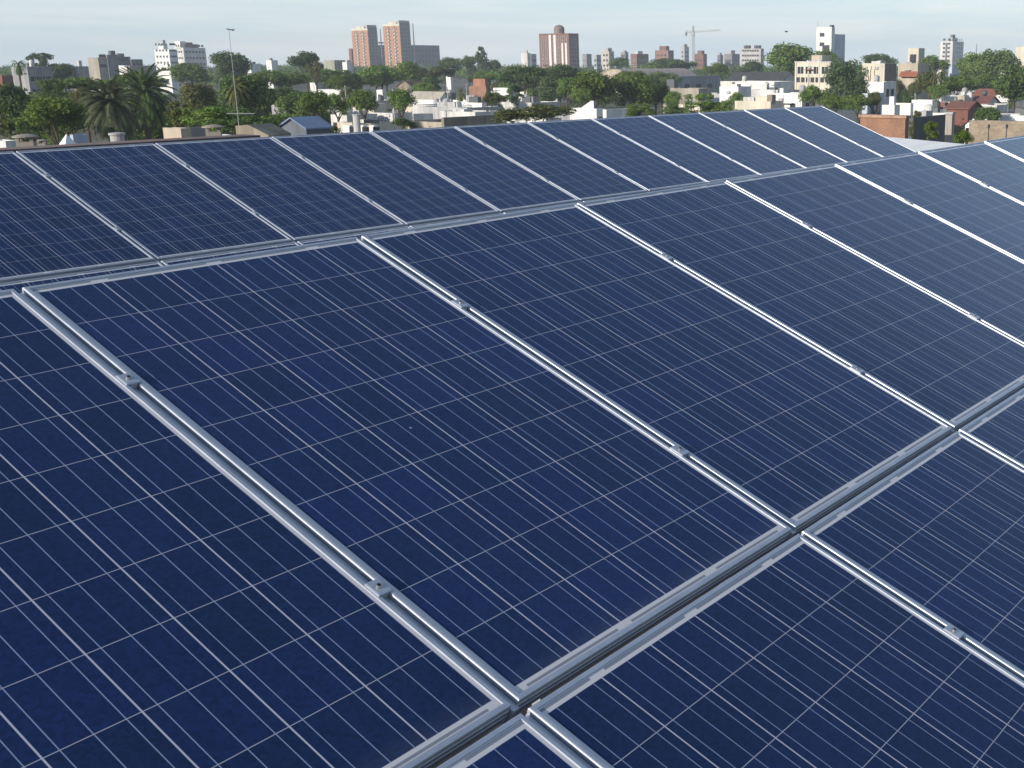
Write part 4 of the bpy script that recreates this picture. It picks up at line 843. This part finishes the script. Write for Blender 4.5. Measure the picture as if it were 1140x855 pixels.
# long aerial mast
p0, p1 = at(266, 140, 62), at(254.5, 31, 62)
t = empty('aerial_mast', (p0.x, p0.y, 0), 0, label='tall leaning aerial mast rising over the trees at the left', cat='aerial')
o = Vector((p0.x, p0.y, 0)); PO = plain('galvanised_pole', (0, 0, 0)); q = MB(); q.tube((0, 0, 0), p0 - o, .022, .02, 8).tube(p0 - o, p1 - o, .02, .013, 8); q.build('pole', PO, t)
e = p1 - o; q = MB().tube(e + Vector((-.1, 0, -.05)), e + Vector((.25, 0, -.12)), .03, n=6)
for k in range(4): q.tube(e + Vector((-.05 + .09 * k, -.25, -.07)), e + Vector((-.05 + .09 * k, .25, -.07)), .012, n=5)
q.build('antenna', PO, t)
m_ = at(264.6, 127, 62) - o; MB().tube(m_ + Vector((-.55, 0, .02)), m_ + Vector((.85, 0, .02)), .025, n=6).build('cross_bar', PO, t)
def mastlet(lab, cx, y0, y1, D, r):
    a_, c_ = at(cx, y1, D), at(cx, y0, D); t = empty('radio_mast', (a_.x, a_.y, 0), 0, label=lab, cat='mast'); q = MB()
    for k in range(3):
        an = k * 2.094; of = Vector((math.cos(an) * r * 3, math.sin(an) * r * 3, 0)); q.tube(of, Vector((0, 0, c_.z)) + of * .3, r, n=5)
    for k in range(14):
        z0, z1 = c_.z * k / 14, c_.z * (k + 1) / 14
        for j in range(3):
            an, am = j * 2.094, (j + 1) * 2.094; f0, f1 = 3 * r * (1 - .7 * k / 14), 3 * r * (1 - .7 * (k + 1) / 14)
            q.tube((math.cos(an) * f0, math.sin(an) * f0, z0), (math.cos(am) * f1, math.sin(am) * f1, z1), r * .6, n=3, cap=False)
    q.build('lattice', PO, t)
mastlet('thin lattice mast above the grey office slab', 461, 26, 50, 1000, .22)
mastlet('thin mast just left of the taller brick tower', 424.5, 32, 50, 980, .2)
mastlet('thin mast left of the beige block at the right edge', 1087, 49, 56, 800, .15)

# ------------------------------------------------------------------ trees
T('flat topped bright green tree in front of the grey concrete cluster', 'flat', 'bright', 96, 81, 108, 84, 190)
T('dark spreading tree behind the big palm, right end of the flat crowns', 'flat', 'mid', 152, 77, 106, 60, 230)
T('dark green tree at the left picture edge below the red house', 'round', 'dark', 3, 90, 150, 50, 120)
T('dark tree above the grey house at the left', 'airy', 'blue', 43, 57, 84, 36, 330)
T('dark tree right of the grey house', 'round', 'dark', 69, 69, 92, 30, 310)
T('bright green leafy tree left of the big palm', 'round', 'bright', 58, 106, 152, 62, 95)
T('small dark tree between the grey house and the flat topped tree', 'round', 'dark', 54, 85, 112, 30, 160)
T('pale green bush above the left chimneys', 'airy', 'olive', 9, 131, 158, 34, 75, 'shrub', 'shrub')
T('dark brownish tree under the flat topped crown', 'round', 'brown', 92, 96, 128, 30, 150)
T('mid green tree at the left edge under the red house', 'round', 'mid', 26, 103, 135, 36, 130)
T('green tree in front of the white apartment blocks', 'round', 'mid', 211, 68, 98, 50, 330)
T('dark tree with a tall round crown, left half of the pair behind the mast', 'round', 'blue', 249, 55.5, 92, 33, 300)
T('dark tree with a tall round crown, right half of the pair behind the mast', 'round', 'blue', 267, 56, 92, 22, 305)
T('yellow brown tree left of the mast', 'round', 'brown', 221, 90, 125, 46, 150)
T('green shrub right of the dark palm', 'airy', 'olive', 199, 110, 146, 40, 85, 'shrub', 'shrub')
T('bright green shrub at the foot of the yellow brown tree', 'bush', 'mid', 236, 112, 143, 62, 80, 'shrub', 'shrub')
T('tall dark green tree right behind the mast', 'round', 'dark', 270, 78, 138, 56, 140)
T('dark shrub at the foot of the mast', 'bush', 'dark', 284, 125, 150, 50, 78, 'shrub', 'shrub')
T('dark green tree with a tall round crown, left of the bare branched tree', 'round', 'blue', 338, 54.5, 84, 36, 320)
T('leafless lilac branched tree beside the dark round crown', 'airy', 'brown', 350, 66, 97, 22, 300)
T('mid green tree belt piece under the dark round crown', 'flat', 'mid', 310, 75, 106, 62, 260)
T('dark green tree left of the sagging grey shed', 'round', 'dark', 309, 95, 120, 50, 190)
T('bright green street tree left of the three white sheds', 'round', 'bright', 348, 98, 134, 36, 150)
T('dark green street tree right behind the bright one', 'round', 'mid', 374, 103, 134, 30, 165)
T('dark green tree in the belt below the brick towers', 'round', 'dark', 378, 76, 102, 46, 290)
T('round street tree with a pale trunk, left of the narrow white house', 'round', 'mid', 403, 97, 130, 32, 160)
T('round street tree right of the narrow white house', 'round', 'mid', 445, 98, 129, 32, 160)
T('wide green tree below the taller brick tower', 'round', 'mid', 424, 70, 100, 48, 300)
T('green tree standing in front of the taller brick tower foot', 'round', 'mid', 456, 66, 96, 36, 320)
T('dark olive tree under the grey office slab', 'flat', 'olive', 482, 70, 94, 44, 340)
T('dark tree at the end of the grey office slab', 'round', 'dark', 502, 62, 82, 30, 480)
T('dark small tree right of the brown roofed house', 'airy', 'dark', 478, 84, 108, 32, 260)
T('dark spruce shaped tree standing highest left of the dark brick tower', 'cone', 'blue', 535, 50, 82, 26, 480, 'conifer')
T('dark tree left of the spruce shaped tree', 'round', 'dark', 521, 60, 82, 20, 500)
T('dark tree right of the spruce shaped tree', 'round', 'dark', 549, 65, 84, 18, 490)
T('big dark green tree left of the dark brick tower foot', 'round', 'dark', 583, 72, 104, 58, 270)
T('dark green tree directly in front of the dark brick tower', 'round', 'dark', 622, 69, 98, 46, 290)
T('dark tree right of the dark brick tower foot', 'round', 'mid', 630, 84, 112, 30, 220)
T('big light green tree in front of the barrel roofed hall', 'round', 'bright', 660, 77, 124, 58, 200)
T('dark green tree right of the big light green one', 'round', 'mid', 706, 82, 124, 56, 205)
T('dark tree against the beige hall wall', 'round', 'dark', 730, 90, 122, 32, 210)
T('wide olive green bush tree just over the far array', 'bush', 'olive', 594, 111, 142, 84, 120)
T('dark yucca like shrub left of the wide olive bush', 'airy', 'blue', 574, 92, 118, 26, 210, 'shrub', 'shrub')
T('green shrub right of the low white box house', 'bush', 'mid', 713, 113, 134, 36, 140, 'shrub', 'shrub')
T('broad leaved green tree with pale branches right of the shrub', 'airy', 'mid', 780, 102, 132, 42, 150)
T('round leafy tree at the right of the pale branched one', 'bush', 'mid', 806, 106, 132, 36, 150)
T('dark low shrub under the beige hall wall', 'bush', 'dark', 752, 113, 132, 36, 155, 'shrub', 'shrub')
T('dark round bush beside the white box house, just over the far array', 'bush', 'dark', 448, 128, 146, 28, 115, 'shrub', 'shrub')
T('little bright bush by the three white sheds', 'bush', 'bright', 372, 136, 152, 12, 118, 'shrub', 'shrub')
T('wide dark tree group on the skyline below the crane', 'flat', 'dark', 748, 61, 84, 56, 520)
T('dark skyline tree in front of the beige stepped block', 'round', 'dark', 690, 63, 80, 24, 560)
T('bright green skyline tree under the dark grey block', 'round', 'mid', 797, 68, 88, 30, 430)
T('dark green skyline tree in front of the twin topped block', 'round', 'dark', 836, 67, 84, 32, 460)
T('big bright round tree left of the white slab tower', 'round', 'mid', 880, 46.5, 92, 56, 350)
T('dark round tree directly under the white slab tower', 'round', 'mid', 917, 52, 84, 30, 345)
T('dense dark round tree, darkest in the middle of the right half', 'dense', 'blue', 943, 64, 114, 48, 215)
T('green street tree left of the dense dark tree', 'round', 'mid', 907, 94, 122, 34, 190)
T('green street tree right below the dense dark tree', 'round', 'mid', 955, 103, 126, 34, 185)
T('olive street tree below the dense dark tree', 'round', 'mid', 929, 104, 126, 32, 188)
T('dark tree top behind the creeper wall', 'round', 'dark', 978, 59, 80, 40, 420)
T('tree right of the little square tower', 'round', 'mid', 1040, 59, 88, 34, 360)
T('broad mixed green tree left of the palms, under the far right tower', 'round', 'olive', 1035, 78, 110, 36, 240)
T('broad mid green tree between the palms and the blue shed', 'round', 'mid', 1066, 82, 110, 44, 250)
T('biggest dark tree at the right, left half of its crown', 'round', 'mid', 1088, 55, 98, 44, 350)
T('biggest dark tree at the right, right half of its crown', 'round', 'mid', 1113, 51, 100, 48, 345)
T('mid green tree below the biggest dark tree', 'round', 'mid', 1092, 82, 106, 50, 290)
T('dark tree cut by the right picture edge', 'round', 'dark', 1132, 66, 132, 44, 200)
T('dark bush tree right of the red gable roof', 'round', 'dark', 1099, 117, 142, 36, 135)
T('dark shrub left of the red gable house', 'bush', 'dark', 1009, 96, 122, 20, 220, 'shrub', 'shrub')
T('dark little tree in front of the low white house', 'bush', 'brown', 1021, 120, 134, 12, 140, 'shrub', 'shrub')
T('young bright green tree in front of the dark yard wall', 'airy', 'bright', 1037, 133, 160, 22, 70)
T('thin young tree at the end of the orange brick wall', 'airy', 'olive', 1016, 132, 156, 9, 72)
T('young yellow green tree left of the pale brick wall', 'bush', 'bright', 1073, 140, 161, 22, 66)
palm('big feather palm with a full round crown behind the chimneys', 125, 116, 38, 118, 150, 3, mat='palm')
palm('big dark feather palm right behind the brighter one', 160, 106, 37, 128, 140, 8, mat='dark')
palm('tall thin palm in front of the grey house', 20, 72, 11, 260, 40, 5, 1.8, mat='dark', trunk_r=.22)
palm('small palm left of the orange walled house', 514, 104, 9, 225, 30, 6, 1.2, mat='olive', trunk_r=.15)
palm('small palm in front of the white house with the shopfront', 548, 107, 9, 220, 30, 9, 1.2, mat='olive', trunk_r=.15)
palm('slender palm under the far right tower, left one of two', 1040, 84, 9, 235, 34, 12, 1.6, trunk_r=.2)
palm('slender palm under the far right tower, right one of two', 1048, 80, 9, 240, 34, 13, 1.6, trunk_r=.2)
palm('pale palm at the mast, half hidden in the trees', 262, 98, 20, 138, 44, 14, 1.2, trunk_r=.2)

T('dark tree clump in front of the distant white gable end', 'flat', 'mid', 291, 73.5, 100, 56, 340)
T('dark tree in front of the small yellow house', 'round', 'dark', 606, 95, 122, 44, 250)
T('mid green tree between the white roofed house and the dark trees', 'round', 'mid', 566, 88, 112, 26, 290)
rnd = random.Random(31)
for k in range(30):
    D = rnd.uniform(85, 230); px = rnd.uniform(-10, 345); yt = 68 + rnd.uniform(3.6, 6.0) * 1443 / D
    T('green tree in the dense garden belt at the left', 'round', rnd.choice(['dark', 'mid', 'mid', 'bright', 'mid']), px, yt, yt + rnd.uniform(40, 60), rnd.uniform(40, 66), D, group='trees of the garden belt at the left')
for k in range(26):
    D = rnd.uniform(170, 360); px = rnd.uniform(350, 1130); yt = 68 + rnd.uniform(3.5, 5.0) * 1443 / D
    T('small round garden tree among the low roofs', 'round', rnd.choice(['dark', 'mid', 'mid', 'olive']), px, yt, yt + rnd.uniform(18, 28), rnd.uniform(14, 26), D, group='small garden trees among the low roofs')
for k in range(46):
    D = rnd.uniform(150, 330); px = rnd.choice([rnd.uniform(350, 600), rnd.uniform(350, 600), rnd.uniform(740, 900), rnd.uniform(990, 1130)]); w = rnd.uniform(7, 13) * F / D; hh = rnd.uniform(3.0, 4.3); yt = 68 + (H - hh) * 1443 / D
    m_ = rnd.choice([WHITE, WHITE, WHITE2, CREAM, LGREY, BEIGE, WHITE2]); lab = {id(WHITE): 'white', id(WHITE2): 'off white', id(CREAM): 'cream', id(LGREY): 'grey', id(BEIGE): 'beige'}[id(m_)]
    B('flat_roofed_house', f'low {lab} flat roofed house in the crowd of roofs', px, px + w * rnd.uniform(.5, .75), px + w, yt, D, m_, cat='house', group='low flat roofed houses in the crowd', par=rnd.uniform(.2, .5),
      front=(rnd.choice([1, 2, 3]), 1, 1.3, 1.1, 1.1, 3, DFRAME, True) if rnd.random() < .6 else None, side=(1, 1, 1.1, 1.2, 1.0, 3, DFRAME, True) if rnd.random() < .6 else None,
      roofm=rnd.choice([None, wallmat((0.5, 0.5, 0.5), .8, .4), wallmat((0.30, 0.14, 0.11), .9, .4), WHITER]), boxes=((.2, .45, .2, .45, 0, rnd.uniform(.8, 1.5), rnd.choice(['chimney', 'water_tank']), rnd.choice([WHITE2, TANKM, LGREY, BEIGE])),) if rnd.random() < .7 else ())

for k in range(16):
    D = rnd.uniform(270, 370); px = rnd.uniform(330, 760); yt = 68 + rnd.uniform(1.2, 3.2) * 1443 / D
    T('green tree in the belt behind the low roofs', 'round', rnd.choice(['mid', 'dark', 'mid', 'bright']), px, yt, yt + rnd.uniform(20, 28), rnd.uniform(28, 46), D, group='trees of the belt behind the low roofs')
for px, yt, D in ((345, 101, 160), (384, 95, 220), (437, 99, 175), (498, 97, 215), (519, 93, 235), (552, 98, 225), (577, 95, 230), (862, 92, 240), (1019, 104, 190), (1064, 101, 210)):
    P = at(px, yt, D); t = empty('street_pole', (P.x, P.y, 0), 0.6, label='thin grey street pole among the low roofs', cat='pole', group='street poles among the low roofs')
    MB().tube((0, 0, 0), (0, 0, P.z), .13, .08, 8).build('post', LGREY, t); MB().box(-.8, .8, -.05, .05, P.z - .55, P.z - .43).build('cross_arm', GREY, t)

# far tree belt that reads as one mass, and the low greenery between the houses
def mass(name, label, n, seed, fx, mats, per=620):
    rnd = random.Random(seed); q = MB()
    for k in range(n):
        X, Y, zt, r, hz = fx(rnd); mi = rnd.randrange(len(mats)); c0 = Vector((X, Y, zt - hz))
        for j in range(per):
            d = Vector((rnd.gauss(0, 1), rnd.gauss(0, 1), rnd.gauss(0, 1))).normalized() * (rnd.random() ** .3) * (0.8 + .3 * math.sin(j * 1.3))
            n0 = len(q.f); leaf_quad(q, c0 + Vector((d.x * r, d.y * r, d.z * hz)), 0.062 * r, rnd, d)
            q.i[n0] = mi
    o = q.build(name, mats); return tag(o, label, 'trees', kind='stuff')
def far(rnd):
    px = rnd.uniform(-60, 1200); Y = rnd.uniform(460, 1300) ; yt = rnd.uniform(70, 77); P = at(px, yt, Y); P.z = max(P.z, 5.5); r = rnd.uniform(6, 13)
    return P.x, Y, min(P.z, 14), r, P.z * rnd.uniform(.35, .5)
mass('far_tree_belt', 'dark green belt of distant trees along the horizon', 330, 21, far, [LEAF['dark'], LEAF['mid'], LEAF['blue']])
def low(rnd):
    Y = rnd.uniform(75, 420); px = rnd.uniform(-40, 1180); P = at(px, 100, Y); h = rnd.uniform(1.5, 4.2)
    return P.x, Y, h, rnd.uniform(1.5, 3.5), h * .55
mass('garden_greenery', 'low garden greenery between the houses', 420, 22, low, [LEAF['dark'], LEAF['mid'], LEAF['olive']], 300)

# ------------------------------------------------------------------ air
hz = mesh('haze', [(x, y, z) for z in (-1, 46) for x, y in ((-1810, -160), (1810, -160), (1810, 2210), (-1810, 2210))], [(3, 2, 1, 0), (4, 5, 6, 7), (0, 1, 5, 4), (1, 2, 6, 5), (2, 3, 7, 6), (3, 0, 4, 7)], [])
m, tr_, p = newmat('air'); tr_.nodes.remove(p); pv = N(tr_, 'ShaderNodeVolumePrincipled'); pv.inputs['Color'].default_value = (0.80, 0.88, 0.97, 1); pv.inputs['Density'].default_value = 0.00028; pv.inputs['Anisotropy'].default_value = 0.0
L(tr_, pv.outputs[0], tr_.nodes['Material Output'].inputs['Volume']); hz.data.materials.append(m); tag(hz, 'thin pale haze over the town', 'haze', kind='stuff')
#@@END
